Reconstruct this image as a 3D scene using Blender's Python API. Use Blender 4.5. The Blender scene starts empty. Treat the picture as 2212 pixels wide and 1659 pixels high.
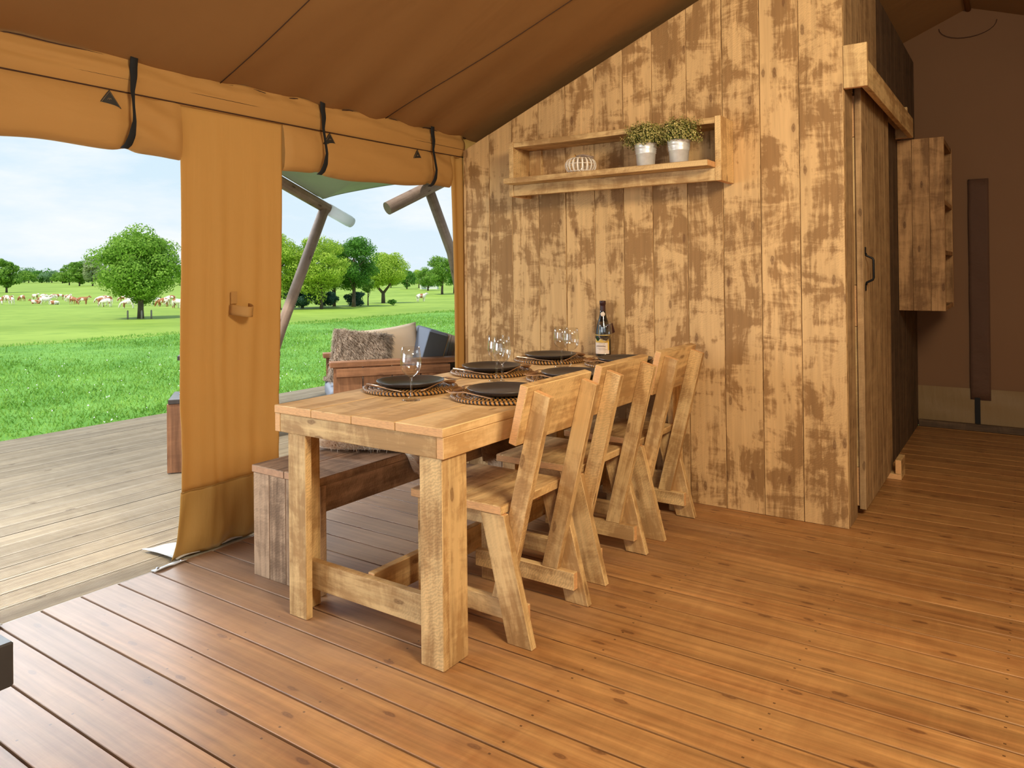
import bpy, bmesh, math, random
import numpy as np
from mathutils import Vector, Matrix, Euler
random.seed(7)
RNG = np.random.default_rng(11)
scene = bpy.context.scene
COL = scene.collection

# ------------------------------------------------------------------ camera
camd = bpy.data.cameras.new('camera')
cam = bpy.data.objects.new('camera', camd); COL.objects.link(cam)
R = Vector((0.824584647, 0.565636064, -0.010770487))
U = Vector((0.012890977, 0.000247315, 0.999916877))
F = Vector((-0.565591710, 0.824654947, 0.007087669))
cam.matrix_world = Matrix(((R.x, U.x, -F.x, 0), (R.y, U.y, -F.y, 0), (R.z, U.z, -F.z, 1.25), (0, 0, 0, 1)))
camd.sensor_width = 36; camd.lens = 1613.588 / 2212 * 36
camd.shift_y = -(829.5 - 573.788) / 2212
camd.clip_start = 0.05; camd.clip_end = 4000
scene.camera = cam

# ------------------------------------------------------------------ world, sun, lamps, exposure
scene.view_settings.view_transform = 'Standard'; scene.view_settings.look = 'None'
scene.view_settings.exposure = 0.0; scene.view_settings.gamma = 1.0
scene.view_settings.use_curve_mapping = False
world = bpy.data.worlds.new('sky'); scene.world = world; world.use_nodes = True
wn, wl = world.node_tree.nodes, world.node_tree.links
wn.clear()
tc = wn.new('ShaderNodeTexCoord'); sp = wn.new('ShaderNodeSeparateXYZ'); wl.new(tc.outputs['Generated'], sp.inputs[0])
grad = wn.new('ShaderNodeValToRGB'); wl.new(sp.outputs['Z'], grad.inputs[0])
cr = grad.color_ramp; cr.elements[0].position = 0.0; cr.elements[0].color = (0.72, 0.84, 0.92, 1)
cr.elements[1].position = 1.0; cr.elements[1].color = (0.30, 0.52, 0.85, 1)
e = cr.elements.new(0.22); e.color = (0.60, 0.79, 0.92, 1)
mp = wn.new('ShaderNodeMapping'); mp.inputs['Scale'].default_value = (1.0, 1.0, 3.6); wl.new(tc.outputs['Generated'], mp.inputs[0])
ns = wn.new('ShaderNodeTexNoise'); ns.inputs['Scale'].default_value = 3.2; ns.inputs['Detail'].default_value = 7; ns.inputs['Roughness'].default_value = 0.58
wl.new(mp.outputs[0], ns.inputs[0])
cc = wn.new('ShaderNodeValToRGB'); wl.new(ns.outputs['Fac'], cc.inputs[0])
cc.color_ramp.elements[0].position = 0.46; cc.color_ramp.elements[0].color = (0, 0, 0, 1)
cc.color_ramp.elements[1].position = 0.70; cc.color_ramp.elements[1].color = (1, 1, 1, 1)
mx = wn.new('ShaderNodeMix'); mx.data_type = 'RGBA'
wl.new(cc.outputs[0], mx.inputs['Factor']); wl.new(grad.outputs[0], mx.inputs[6]); mx.inputs[7].default_value = (0.92, 0.94, 0.96, 1)
bg = wn.new('ShaderNodeBackground'); wl.new(mx.outputs[2], bg.inputs[0]); bg.inputs[1].default_value = 1.08
wo = wn.new('ShaderNodeOutputWorld'); wl.new(bg.outputs[0], wo.inputs[0])

def light(name, kind, energy, color, loc, target, **kw):
    d = bpy.data.lights.new(name, kind); d.energy = energy; d.color = color
    for k, v in kw.items(): setattr(d, k, v)
    o = bpy.data.objects.new(name, d); COL.objects.link(o); o.location = loc
    o.rotation_euler = (Vector(target) - Vector(loc)).to_track_quat('-Z', 'Y').to_euler()
    return o
light('sun', 'SUN', 3.9, (1.0, 0.95, 0.84), (1.5, -20, 38), (0, 0, 0), angle=math.radians(3.0))
# added fill lights out of view: canvas glow, then outdoor, front and left daylight
light('warm_fill', 'AREA', 150, (1.0, 0.88, 0.64), (0.80, 1.15, 2.66), (-1.5, 3.0, 0.7), shape='RECTANGLE', size=1.0, size_y=0.8)  # added, imitates warm daylight glowing through the canvas
light('outdoor_fill', 'AREA', 46, (0.88, 0.95, 1.0), (-8.2, 3.6, 3.15), (-2.2, 2.7, 0.3), shape='RECTANGLE', size=4.0, size_y=0.6, spread=math.radians(55))  # added above the flap line to brighten the floor under the table
light('front_fill', 'AREA', 16, (1.0, 0.95, 0.88), (-0.9, -1.9, 1.6), (-1.8, 3.0, 0.8), shape='RECTANGLE', size=2.4, size_y=1.5)  # added behind the camera for light from the unseen front
light('left_opening_fill', 'AREA', 72, (0.80, 0.90, 1.0), (-4.0, -0.1, 1.35), (-1.4, 1.7, 0.2), shape='RECTANGLE', size=1.7, size_y=1.4)  # added beside the frame to strengthen daylight through the left opening

# ------------------------------------------------------------------ materials
def new_mat(name):
    m = bpy.data.materials.new(name); m.use_nodes = True
    n, l = m.node_tree.nodes, m.node_tree.links
    return m, n, l, n['Principled BSDF']
def srgb(r, g, b):
    f = lambda c: (c / 255 / 12.92) if c / 255 <= 0.04045 else ((c / 255 + 0.055) / 1.055) ** 2.4
    return (f(r), f(g), f(b), 1)
def mixc(n, l, fac, a, b, mode='MIX'):
    x = n.new('ShaderNodeMix'); x.data_type = 'RGBA'; x.blend_type = mode
    for sock, v in ((x.inputs['Factor'], fac), (x.inputs[6], a), (x.inputs[7], b)):
        if hasattr(v, 'links'): l.new(v, sock)
        else: sock.default_value = v
    return x.outputs[2]
def ramp(n, l, src, stops):
    r = n.new('ShaderNodeValToRGB'); l.new(src, r.inputs[0]); c = r.color_ramp
    c.elements[0].position, c.elements[0].color = stops[0][0], (stops[0][1],) * 3 + (1,)
    c.elements[1].position, c.elements[1].color = stops[-1][0], (stops[-1][1],) * 3 + (1,)
    for p, v in stops[1:-1]:
        q = c.elements.new(p); q.color = (v, v, v, 1)
    return r.outputs[0]
def noise(n, l, vec, scale, mapscale=(1, 1, 1), detail=4, rough=0.55, dist=0.0):
    if mapscale != (1, 1, 1):
        mp = n.new('ShaderNodeMapping'); mp.inputs['Scale'].default_value = mapscale; l.new(vec, mp.inputs[0]); vec = mp.outputs[0]
    t = n.new('ShaderNodeTexNoise'); l.new(vec, t.inputs[0])
    t.inputs['Scale'].default_value = scale; t.inputs['Detail'].default_value = detail; t.inputs['Roughness'].default_value = rough; t.inputs['Distortion'].default_value = dist
    return t.outputs['Fac']
def math_(n, l, op, a, b=None):
    x = n.new('ShaderNodeMath'); x.operation = op
    for i, v in enumerate((a, b)):
        if v is None: continue
        if hasattr(v, 'links'): l.new(v, x.inputs[i])
        else: x.inputs[i].default_value = v
    return x.outputs[0]
def bump(n, l, h, strength, dist, bsdf):
    b = n.new('ShaderNodeBump'); b.inputs['Strength'].default_value = strength; b.inputs['Distance'].default_value = dist
    l.new(h, b.inputs['Height']); l.new(b.outputs[0], bsdf.inputs['Normal'])

def wood(name, light_c, dark_c, lo=0.44, hi=0.56, blotch=(1.7, 5.5), knots=0.6, knot_c=(96, 60, 34), rough=0.6, spec=0.3, var=0.16, grain=0.22, marks=0.3, bumpd=0.002, nails=False, sheen_wear=False):
    """planks with brushed-off stain patches, grain and knots, in each piece's own UV (metres along, across the grain)"""
    m, n, l, b = new_mat(name)
    uv = n.new('ShaderNodeUVMap'); uv.uv_map = 'uv'
    oi = n.new('ShaderNodeObjectInfo')
    off = n.new('ShaderNodeCombineXYZ')
    l.new(math_(n, l, 'MULTIPLY', oi.outputs['Random'], 53.7), off.inputs[0]); l.new(math_(n, l, 'MULTIPLY', oi.outputs['Random'], 29.3), off.inputs[1]); l.new(math_(n, l, 'MULTIPLY', oi.outputs['Random'], 11.0), off.inputs[2])
    va = n.new('ShaderNodeVectorMath'); va.operation = 'ADD'; l.new(uv.outputs[0], va.inputs[0]); l.new(off.outputs[0], va.inputs[1])
    V = va.outputs[0]
    n1 = noise(n, l, V, 1.0, (blotch[0], blotch[1], 1), 9, 0.66, 0.5)
    n2 = noise(n, l, V, 1.0, (9.0, 2.6, 1), 8, 0.68, 1.2)
    n3 = noise(n, l, V, 1.0, (3.0, 60.0, 1), 3, 0.6)
    s = math_(n, l, 'ADD', math_(n, l, 'MULTIPLY', n1, 0.56), math_(n, l, 'ADD', math_(n, l, 'MULTIPLY', n2, 0.30), math_(n, l, 'MULTIPLY', n3, 0.14)))
    bl = ramp(n, l, s, [(lo, 1), (hi, 0)])
    col = mixc(n, l, bl, srgb(*light_c), srgb(*dark_c))
    g = noise(n, l, V, 1.0, (1.6, 46.0, 1), 4, 0.6, 0.25)
    gr = ramp(n, l, g, [(0.30, 1 - grain), (0.62, 1.0), (0.75, 1 + grain * 0.4)])
    col = mixc(n, l, 1.0, col, gr, 'MULTIPLY')
    # ring-like cathedral figure
    fig = noise(n, l, V, 1.0, (0.9, 6.0, 1), 2, 0.5, 0.3)
    figr = ramp(n, l, math_(n, l, 'FRACT', math_(n, l, 'MULTIPLY', fig, 9.0)), [(0.0, 0.90), (0.6, 1.0), (0.95, 0.86)])
    col = mixc(n, l, 0.75 * min(1, grain * 4), col, figr, 'MULTIPLY')
    if marks > 0:    # saw marks across the grain, strongest on the unplaned dark patches
        mp = n.new('ShaderNodeMapping'); mp.inputs['Rotation'].default_value = (0, 0, 0.5); l.new(V, mp.inputs[0])
        wv = n.new('ShaderNodeTexWave'); wv.inputs['Scale'].default_value = 30; wv.inputs['Distortion'].default_value = 9.0; wv.inputs['Detail'].default_value = 4; wv.inputs['Detail Scale'].default_value = 1.6
        l.new(mp.outputs[0], wv.inputs[0])
        wr = ramp(n, l, wv.outputs['Fac'], [(0.0, 0.84), (0.5, 1.0), (1.0, 1.10)])
        msk = ramp(n, l, noise(n, l, V, 1.0, (1.1, 3.0, 1), 2), [(0.46, 0.0), (0.62, marks)])
        col = mixc(n, l, msk, col, mixc(n, l, 1.0, col, wr, 'MULTIPLY'))
    if knots > 0:
        mp = n.new('ShaderNodeMapping'); mp.inputs['Scale'].default_value = (3.0, 8.5, 1); l.new(V, mp.inputs[0])
        vo = n.new('ShaderNodeTexVoronoi'); vo.inputs['Scale'].default_value = 1.0; vo.inputs['Randomness'].default_value = 1.0; vo.voronoi_dimensions = '2D'
        l.new(mp.outputs[0], vo.inputs[0])
        wob = math_(n, l, 'ADD', vo.outputs['Distance'], math_(n, l, 'MULTIPLY', math_(n, l, 'SUBTRACT', noise(n, l, V, 1.0, (40, 40, 1), 2), 0.5), 0.09))
        k = ramp(n, l, wob, [(0.0, 1.0), (0.035, 0.6), (0.055, 0.85), (0.085, 0.0)])
        sc = n.new('ShaderNodeSeparateColor'); l.new(vo.outputs['Color'], sc.inputs[0])
        sel = math_(n, l, 'GREATER_THAN', sc.outputs[0], 1 - knots)
        halo = ramp(n, l, wob, [(0.06, 0.55), (0.22, 0.0)])
        col = mixc(n, l, math_(n, l, 'MULTIPLY', halo, math_(n, l, 'MULTIPLY', sel, 0.55)), col, srgb(*[c * 0.9 for c in dark_c]))
        col = mixc(n, l, math_(n, l, 'MULTIPLY', math_(n, l, 'MULTIPLY', k, sel), 0.8), col, srgb(*knot_c))
    if nails:        # screw heads, two to a joist
        sx = n.new('ShaderNodeSeparateXYZ'); l.new(uv.outputs[0], sx.inputs[0])
        du = math_(n, l, 'ABSOLUTE', math_(n, l, 'SUBTRACT', math_(n, l, 'FRACT', math_(n, l, 'MULTIPLY', math_(n, l, 'ADD', sx.outputs[0], 0.02), 1 / 0.55)), 0.5))
        dv = math_(n, l, 'ABSOLUTE', math_(n, l, 'SUBTRACT', math_(n, l, 'ABSOLUTE', sx.outputs[1]), 0.042))
        hit = math_(n, l, 'MULTIPLY', math_(n, l, 'LESS_THAN', du, 0.0065), math_(n, l, 'LESS_THAN', dv, 0.0033))
        col = mixc(n, l, math_(n, l, 'MULTIPLY', hit, 0.8), col, srgb(70, 42, 22))
    if sheen_wear:         # painted daylight sheen and some wear: planks paler, greyer towards the doorway
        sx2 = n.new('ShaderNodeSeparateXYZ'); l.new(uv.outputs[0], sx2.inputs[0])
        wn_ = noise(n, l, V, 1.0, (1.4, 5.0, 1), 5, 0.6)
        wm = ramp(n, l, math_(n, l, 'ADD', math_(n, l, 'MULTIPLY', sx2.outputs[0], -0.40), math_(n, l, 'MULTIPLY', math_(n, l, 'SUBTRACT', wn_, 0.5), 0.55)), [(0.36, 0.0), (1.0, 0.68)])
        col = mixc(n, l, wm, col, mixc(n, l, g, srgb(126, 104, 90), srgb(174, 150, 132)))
    hv = n.new('ShaderNodeHueSaturation'); l.new(col, hv.inputs['Color'])
    rv = n.new('ShaderNodeMapRange'); l.new(math_(n, l, 'FRACT', math_(n, l, 'MULTIPLY', oi.outputs['Random'], 17.31)), rv.inputs[0])
    rv.inputs[3].default_value = 1 - var; rv.inputs[4].default_value = 1 + var * 0.6
    l.new(rv.outputs[0], hv.inputs['Value'])
    l.new(hv.outputs[0], b.inputs['Base Color'])
    b.inputs['Roughness'].default_value = rough; b.inputs['Specular IOR Level'].default_value = spec
    bump(n, l, math_(n, l, 'ADD', g, math_(n, l, 'MULTIPLY', n3, 0.6)), 0.35, bumpd, b)
    return m

def plain(name, rgb, rough=0.6, metal=0.0, spec=0.4, nz=0.0, nscale=30, bumpd=0.0, bscale=200, stretch=(1, 1, 1), trans=0.0):
    m, n, l, b = new_mat(name)
    tcn = n.new('ShaderNodeTexCoord'); V = tcn.outputs['Object']
    c = srgb(*rgb)
    if nz > 0:
        f = noise(n, l, V, nscale, stretch, 4)
        lo = tuple(x * (1 - nz) for x in c[:3]) + (1,); hi = tuple(min(1, x * (1 + nz)) for x in c[:3]) + (1,)
        l.new(mixc(n, l, ramp(n, l, f, [(0.3, 0), (0.7, 1)]), lo, hi), b.inputs['Base Color'])
    else: b.inputs['Base Color'].default_value = c
    b.inputs['Roughness'].default_value = rough; b.inputs['Metallic'].default_value = metal; b.inputs['Specular IOR Level'].default_value = spec
    if bumpd > 0: bump(n, l, noise(n, l, V, bscale, stretch, 3), 0.6, bumpd, b)
    if trans > 0:
        tr = n.new('ShaderNodeBsdfTranslucent'); tr.inputs[0].default_value = c
        ms = n.new('ShaderNodeMixShader'); ms.inputs[0].default_value = trans
        l.new(b.outputs[0], ms.inputs[1]); l.new(tr.outputs[0], ms.inputs[2]); l.new(ms.outputs[0], n['Material Output'].inputs[0])
    return m

M = {}
M['wall'] = wood('wall_wood', (216, 174, 120), (158, 118, 74), 0.462, 0.522, (2.3, 6.5), 0.42, (104, 68, 40), 0.68, 0.22, 0.08, 0.16, 0.5)
M['side'] = wood('side_wall_wood', (196, 158, 112), (146, 112, 76), 0.42, 0.58, (1.2, 12.0), 0.3, (84, 58, 36), 0.7, 0.2, 0.10, 0.26, 0.5)
M['cab'] = wood('cabinet_wood', (190, 144, 96), (136, 98, 62), 0.44, 0.56, (2.0, 9.0), 0.5, (84, 52, 30), 0.7, 0.2, 0.08, 0.26, 0.6)
M['darkside'] = wood('dark_brown_wood', (118, 92, 68), (78, 60, 45), 0.42, 0.6, (1.2, 14.0), 0.3, (50, 36, 26), 0.7, 0.2, 0.12, 0.35, 0.4)  # plank wood in a darker brown tone
M['scaf'] = wood('scaffold_wood', (226, 186, 128), (180, 138, 88), 0.45, 0.55, (2.8, 10.0), 0.35, (110, 72, 40), 0.62, 0.28, 0.07, 0.18, 0.9)
M['table'] = wood('table_wood', (234, 194, 138), (198, 154, 100), 0.44, 0.56, (1.6, 8.0), 0.25, (124, 84, 48), 0.50, 0.38, 0.04, 0.12, 0.15)
M['bench'] = wood('bench_wood', (196, 160, 126), (140, 110, 84), 0.44, 0.56, (2.4, 9.0), 0.45, (82, 58, 42), 0.66, 0.25, 0.08, 0.22, 0.8)
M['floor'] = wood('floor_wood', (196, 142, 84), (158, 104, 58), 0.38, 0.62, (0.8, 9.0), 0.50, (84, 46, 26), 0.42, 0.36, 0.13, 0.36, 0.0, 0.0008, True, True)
M['deck'] = wood('deck_wood', (188, 174, 152), (160, 146, 124), 0.38, 0.62, (0.9, 10.0), 0.2, (96, 80, 62), 0.52, 0.6, 0.10, 0.2, 0.0)
M['red'] = wood('red_brown_wood', (172, 120, 84), (128, 86, 58), 0.40, 0.60, (1.4, 12.0), 0.35, (74, 38, 26), 0.55, 0.35, 0.10, 0.3, 0.0)
M['darktop'] = wood('dark_top_wood', (86, 76, 70), (60, 53, 49), 0.4, 0.6, (1.4, 12.0), 0.0, (40, 32, 28), 0.4, 0.5, 0.1, 0.2, 0.0)
M['pole'] = wood('pole_wood', (186, 158, 138), (148, 122, 104), 0.40, 0.60, (1.0, 10.0), 0.4, (80, 58, 46), 0.7, 0.2, 0.08, 0.2, 0.0)
M['end'] = plain('end_grain', (214, 160, 106), 0.7, nz=0.14, nscale=60, stretch=(1, 1, 6))
M['endfloor'] = plain('floor_end_grain', (150, 92, 50), 0.7, nz=0.14, nscale=60)
M['endbench'] = plain('bench_end_grain', (186, 140, 104), 0.7, nz=0.14, nscale=60)
M['endred'] = plain('red_end_grain', (150, 88, 58), 0.7, nz=0.14, nscale=60)
END = {'wall': 'end', 'side': 'end', 'scaf': 'end', 'table': 'end', 'floor': 'endfloor', 'bench': 'endbench', 'red': 'endred'}

def canvas(name, rgb, trans, wrinkle=(1, 1, 1), wscale=5, wd=0.02, rough=0.75):
    m, n, l, b = new_mat(name)
    tcn = n.new('ShaderNodeTexCoord'); V = tcn.outputs['Object']
    c = srgb(*rgb)
    f = noise(n, l, V, 1.3, (1, 1, 1), 4)
    cv = mixc(n, l, f, tuple(x * 0.92 for x in c[:3]) + (1,), tuple(min(1, x * 1.07) for x in c[:3]) + (1,))
    l.new(cv, b.inputs['Base Color']); b.inputs['Roughness'].default_value = rough; b.inputs['Specular IOR Level'].default_value = 0.25
    h = math_(n, l, 'ADD', noise(n, l, V, wscale, wrinkle, 3, 0.5, 0.4), math_(n, l, 'MULTIPLY', noise(n, l, V, 700, (1, 1, 1), 1), 0.02))
    bump(n, l, h, 0.5, wd, b)
    tr = n.new('ShaderNodeBsdfTranslucent'); l.new(cv, tr.inputs[0])
    ms = n.new('ShaderNodeMixShader'); ms.inputs[0].default_value = trans
    l.new(b.outputs[0], ms.inputs[1]); l.new(tr.outputs[0], ms.inputs[2]); l.new(ms.outputs[0], n['Material Output'].inputs[0])
    return m
M['canvas'] = canvas('ochre_canvas', (204, 158, 92), 0.36, (1, 6, 0.6), 4, 0.006)
M['flap'] = canvas('ochre_canvas_rolled', (188, 140, 80), 0.20, (2, 1.4, 3), 6, 0.010)
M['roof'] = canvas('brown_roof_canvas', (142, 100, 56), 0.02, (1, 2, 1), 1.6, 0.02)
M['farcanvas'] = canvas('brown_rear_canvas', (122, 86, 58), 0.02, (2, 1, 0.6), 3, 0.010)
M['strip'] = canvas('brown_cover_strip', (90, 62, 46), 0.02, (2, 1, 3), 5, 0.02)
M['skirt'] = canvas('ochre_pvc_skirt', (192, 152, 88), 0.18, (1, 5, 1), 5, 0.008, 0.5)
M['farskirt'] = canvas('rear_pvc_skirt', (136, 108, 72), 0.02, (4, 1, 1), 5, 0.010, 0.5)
M['seam'] = plain('dark_seam', (60, 34, 18), 0.8)
M['web'] = plain('black_webbing', (26, 24, 24), 0.85, nz=0.2, nscale=300)
M['leather'] = plain('black_patch', (38, 34, 30), 0.5, nz=0.15)
M['thread'] = plain('pale_stitch', (150, 120, 80), 0.7)
M['tarp'] = plain('green_tarpaulin', (170, 174, 150), 0.55, nz=0.12, nscale=3, trans=0.35)
M['mud'] = plain('grey_pvc_underside', (196, 192, 188), 0.4, nz=0.08, nscale=14, bumpd=0.004, bscale=14)
M['black'] = plain('black_iron', (24, 22, 22), 0.45, 0.6)
M['steel'] = plain('stud_steel', (190, 190, 190), 0.3, 1.0)
M['zinc'] = plain('zinc_bucket', (222, 218, 212), 0.36, 0.45, nz=0.08, nscale=40)
M['soil'] = plain('dark_soil_and_gaps', (34, 24, 16), 1.0, spec=0.0)  # soil in pots, also dark backing and sides of the board gaps
M['whitecane'] = plain('white_cane', (244, 230, 212), 0.6, nz=0.1, nscale=90)
M['brass'] = plain('brass_ring', (206, 150, 70), 0.35, 1.0)
M['greystrap'] = plain('grey_braided_strap', (150, 128, 112), 0.8, nz=0.25, nscale=120)
M['plate'] = plain('black_stoneware', (66, 57, 51), 0.30, 0, 0.5, nz=0.08, nscale=60)
M['bronze'] = plain('bronze_cutlery', (190, 146, 106), 0.28, 0.75)
M['cushion'] = plain('grey_outdoor_fabric', (132, 136, 148), 0.85, nz=0.06, nscale=400, bumpd=0.0006, bscale=600)
M['cushion2'] = plain('dark_grey_outdoor_fabric', (74, 74, 74), 0.85, nz=0.06, nscale=400)
M['beige'] = plain('beige_pillow_cotton', (246, 214, 180), 0.85, nz=0.04, nscale=6, bumpd=0.0015, bscale=18)
M['whitesleeve'] = plain('white_pvc_sleeve', (244, 246, 248), 0.3, trans=0.5)
M['darkbox'] = plain('dark_grey_lacquer', (60, 58, 58), 0.45, nz=0.08)
M['paper'] = plain('blue_paper', (128, 150, 190), 0.5)
M['cork'] = plain('wine_capsule', (58, 30, 30), 0.38)
M['labelw'] = plain('bottle_label_paper', (226, 206, 188), 0.6)
M['labely'] = plain('gold_label_border', (226, 184, 82), 0.5)
M['ink'] = plain('label_print', (120, 96, 88), 0.6)
M['bottle'] = plain('dark_bottle_glass', (10, 12, 12), 0.08, 0, 0.7)
M['concretewall'] = plain('white_house_wall', (226, 224, 216), 0.8)
M['teal'] = plain('teal_awning', (70, 170, 150), 0.6)
M['houseroof'] = plain('grey_roof_tiles', (130, 120, 114), 0.8)
M['pane'] = plain('house_window', (60, 70, 84), 0.2)
M['bark'] = plain('oak_bark', (96, 84, 70), 0.9, nz=0.3, nscale=3, stretch=(4, 4, 1))
M['stake'] = plain('grey_stake', (150, 140, 128), 0.85)
M['hoof'] = plain('dark_hoof', (60, 50, 44), 0.8)

m, n, l, b = new_mat('clear_glass'); M['glass'] = m       # thin-walled clear glass
lw_ = n.new('ShaderNodeLayerWeight'); lw_.inputs[0].default_value = 0.5
fr = ramp(n, l, lw_.outputs['Facing'], [(0.0, 0.045), (0.5, 0.09), (0.8, 0.34), (1.0, 0.95)])
tn = n.new('ShaderNodeBsdfTransparent'); tn.inputs[0].default_value = (0.97, 0.975, 0.97, 1)
gn = n.new('ShaderNodeBsdfGlossy'); gn.inputs['Roughness'].default_value = 0.03; gn.inputs[0].default_value = (1, 1, 1, 1)
ms = n.new('ShaderNodeMixShader'); l.new(fr, ms.inputs[0]); l.new(tn.outputs[0], ms.inputs[1]); l.new(gn.outputs[0], ms.inputs[2]); l.new(ms.outputs[0], n['Material Output'].inputs[0])

def leafmat(name, a, c2, trans=0.45):
    m, n, l, b = new_mat(name)
    g = n.new('ShaderNodeNewGeometry'); oi = n.new('ShaderNodeObjectInfo')
    col = mixc(n, l, g.outputs['Random Per Island'], srgb(*a), srgb(*c2))
    l.new(col, b.inputs['Base Color']); b.inputs['Roughness'].default_value = 0.6; b.inputs['Specular IOR Level'].default_value = 0.2
    tr = n.new('ShaderNodeBsdfTranslucent'); l.new(col, tr.inputs[0])
    ms = n.new('ShaderNodeMixShader'); ms.inputs[0].default_value = trans
    l.new(b.outputs[0], ms.inputs[1]); l.new(tr.outputs[0], ms.inputs[2]); l.new(ms.outputs[0], n['Material Output'].inputs[0])
    return m
M['leaf_oak'] = leafmat('oak_leaves', (112, 154, 50), (166, 204, 84))
M['leaf_yel'] = leafmat('spring_leaves', (146, 180, 56), (200, 220, 92))
M['leaf_mid'] = leafmat('green_leaves', (100, 146, 54), (150, 186, 76))
M['leaf_dark'] = leafmat('deep_green_leaves', (78, 130, 50), (118, 168, 66))
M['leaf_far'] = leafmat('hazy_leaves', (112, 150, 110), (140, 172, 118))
M['leaf_pale'] = leafmat('pale_willow_leaves', (164, 178, 132), (188, 198, 152))
M['leaf_blue'] = leafmat('blue_green_bush', (56, 96, 78), (96, 130, 108))
M['leaf_red'] = leafmat('red_beech_leaves', (120, 70, 76), (150, 92, 92))
M['leaf_pot'] = leafmat('box_plant_leaves', (120, 122, 48), (226, 206, 134), 0.25)
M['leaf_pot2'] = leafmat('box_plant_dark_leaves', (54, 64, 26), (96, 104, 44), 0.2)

def grassmat(name, c1, c2, c3, sc, island=False):
    m, n, l, b = new_mat(name)
    tcn = n.new('ShaderNodeTexCoord'); V = tcn.outputs['Object']
    f = ramp(n, l, noise(n, l, V, sc, (1, 1, 1), 5, 0.6), [(0.35, 0), (0.65, 1)])
    col = mixc(n, l, f, srgb(*c1), srgb(*c2))
    f2 = ramp(n, l, noise(n, l, V, sc * 6, (1, 1, 1), 4, 0.7), [(0.5, 0), (0.8, 1)])
    col = mixc(n, l, f2, col, srgb(*c3))
    if island:
        g = n.new('ShaderNodeNewGeometry')
        col = mixc(n, l, 1.0, col, ramp(n, l, g.outputs['Random Per Island'], [(0, 0.75), (1, 1.25)]), 'MULTIPLY')
    l.new(col, b.inputs['Base Color']); b.inputs['Roughness'].default_value = 0.7; b.inputs['Specular IOR Level'].default_value = 0.15
    if island:
        tr = n.new('ShaderNodeBsdfTranslucent'); l.new(col, tr.inputs[0])
        ms = n.new('ShaderNodeMixShader'); ms.inputs[0].default_value = 0.4
        l.new(b.outputs[0], ms.inputs[1]); l.new(tr.outputs[0], ms.inputs[2]); l.new(ms.outputs[0], n['Material Output'].inputs[0])
    return m
M['lawn'] = grassmat('lawn_grass', (98, 148, 54), (128, 176, 76), (84, 134, 46), 0.9)
M['blade'] = grassmat('grass_blades', (124, 166, 62), (164, 200, 96), (100, 150, 50), 0.9, True)
M['field'] = grassmat('pasture_grass', (130, 156, 56), (158, 182, 76), (110, 144, 52), 0.06)
M['daisy'] = plain('daisy_petals', (245, 245, 240), 0.6)

def furmat(name, a, c2, sc=26.0):
    m, n, l, b = new_mat(name)
    g = n.new('ShaderNodeNewGeometry'); tcn = n.new('ShaderNodeTexCoord')
    f = ramp(n, l, noise(n, l, tcn.outputs['Object'], sc, (1.0, 0.35, 1.0), 4, 0.65), [(0.36, 0), (0.64, 1)])
    f = math_(n, l, 'ADD', math_(n, l, 'MULTIPLY', f, 0.72), math_(n, l, 'MULTIPLY', g.outputs['Random Per Island'], 0.28))
    l.new(mixc(n, l, f, srgb(*a), srgb(*c2)), b.inputs['Base Color'])
    b.inputs['Roughness'].default_value = 0.8; b.inputs['Specular IOR Level'].default_value = 0.15
    tr = n.new('ShaderNodeBsdfTranslucent'); l.new(mixc(n, l, f, srgb(*a), srgb(*c2)), tr.inputs[0])
    ms = n.new('ShaderNodeMixShader'); ms.inputs[0].default_value = 0.4
    l.new(b.outputs[0], ms.inputs[1]); l.new(tr.outputs[0], ms.inputs[2]); l.new(ms.outputs[0], n['Material Output'].inputs[0])
    return m
M['furgrey'] = furmat('taupe_fur', (126, 106, 88), (236, 216, 196), 30)
M['furbase'] = plain('fur_backing', (110, 94, 80), 0.9)  # darker than the strands: depth shade between them put into the colour
M['furcream'] = furmat('cream_sheepskin', (238, 212, 182), (255, 246, 230), 9)
M['furbrown'] = furmat('tan_sheepskin', (160, 122, 84), (214, 176, 132), 14)

def cowmat(name, lo):
    m, n, l, b = new_mat(name)
    tcn = n.new('ShaderNodeTexCoord'); oi = n.new('ShaderNodeObjectInfo')
    va = n.new('ShaderNodeVectorMath'); va.operation = 'ADD'; l.new(tcn.outputs['Object'], va.inputs[0])
    cb = n.new('ShaderNodeCombineXYZ'); l.new(math_(n, l, 'MULTIPLY', oi.outputs['Random'], 40), cb.inputs[0]); l.new(cb.outputs[0], va.inputs[1])
    f = ramp(n, l, noise(n, l, va.outputs[0], 1.5, (1, 1, 0.8), 2, 0.4), [(lo, 0), (lo + 0.03, 1)])
    l.new(mixc(n, l, f, srgb(244, 234, 222), srgb(176, 112, 76)), b.inputs['Base Color']); b.inputs['Roughness'].default_value = 0.75
    return m
M['cow0'] = cowmat('white_cow_coat', 0.62); M['cow1'] = cowmat('patched_cow_coat', 0.50); M['cow2'] = cowmat('red_cow_coat', 0.40)

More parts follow.
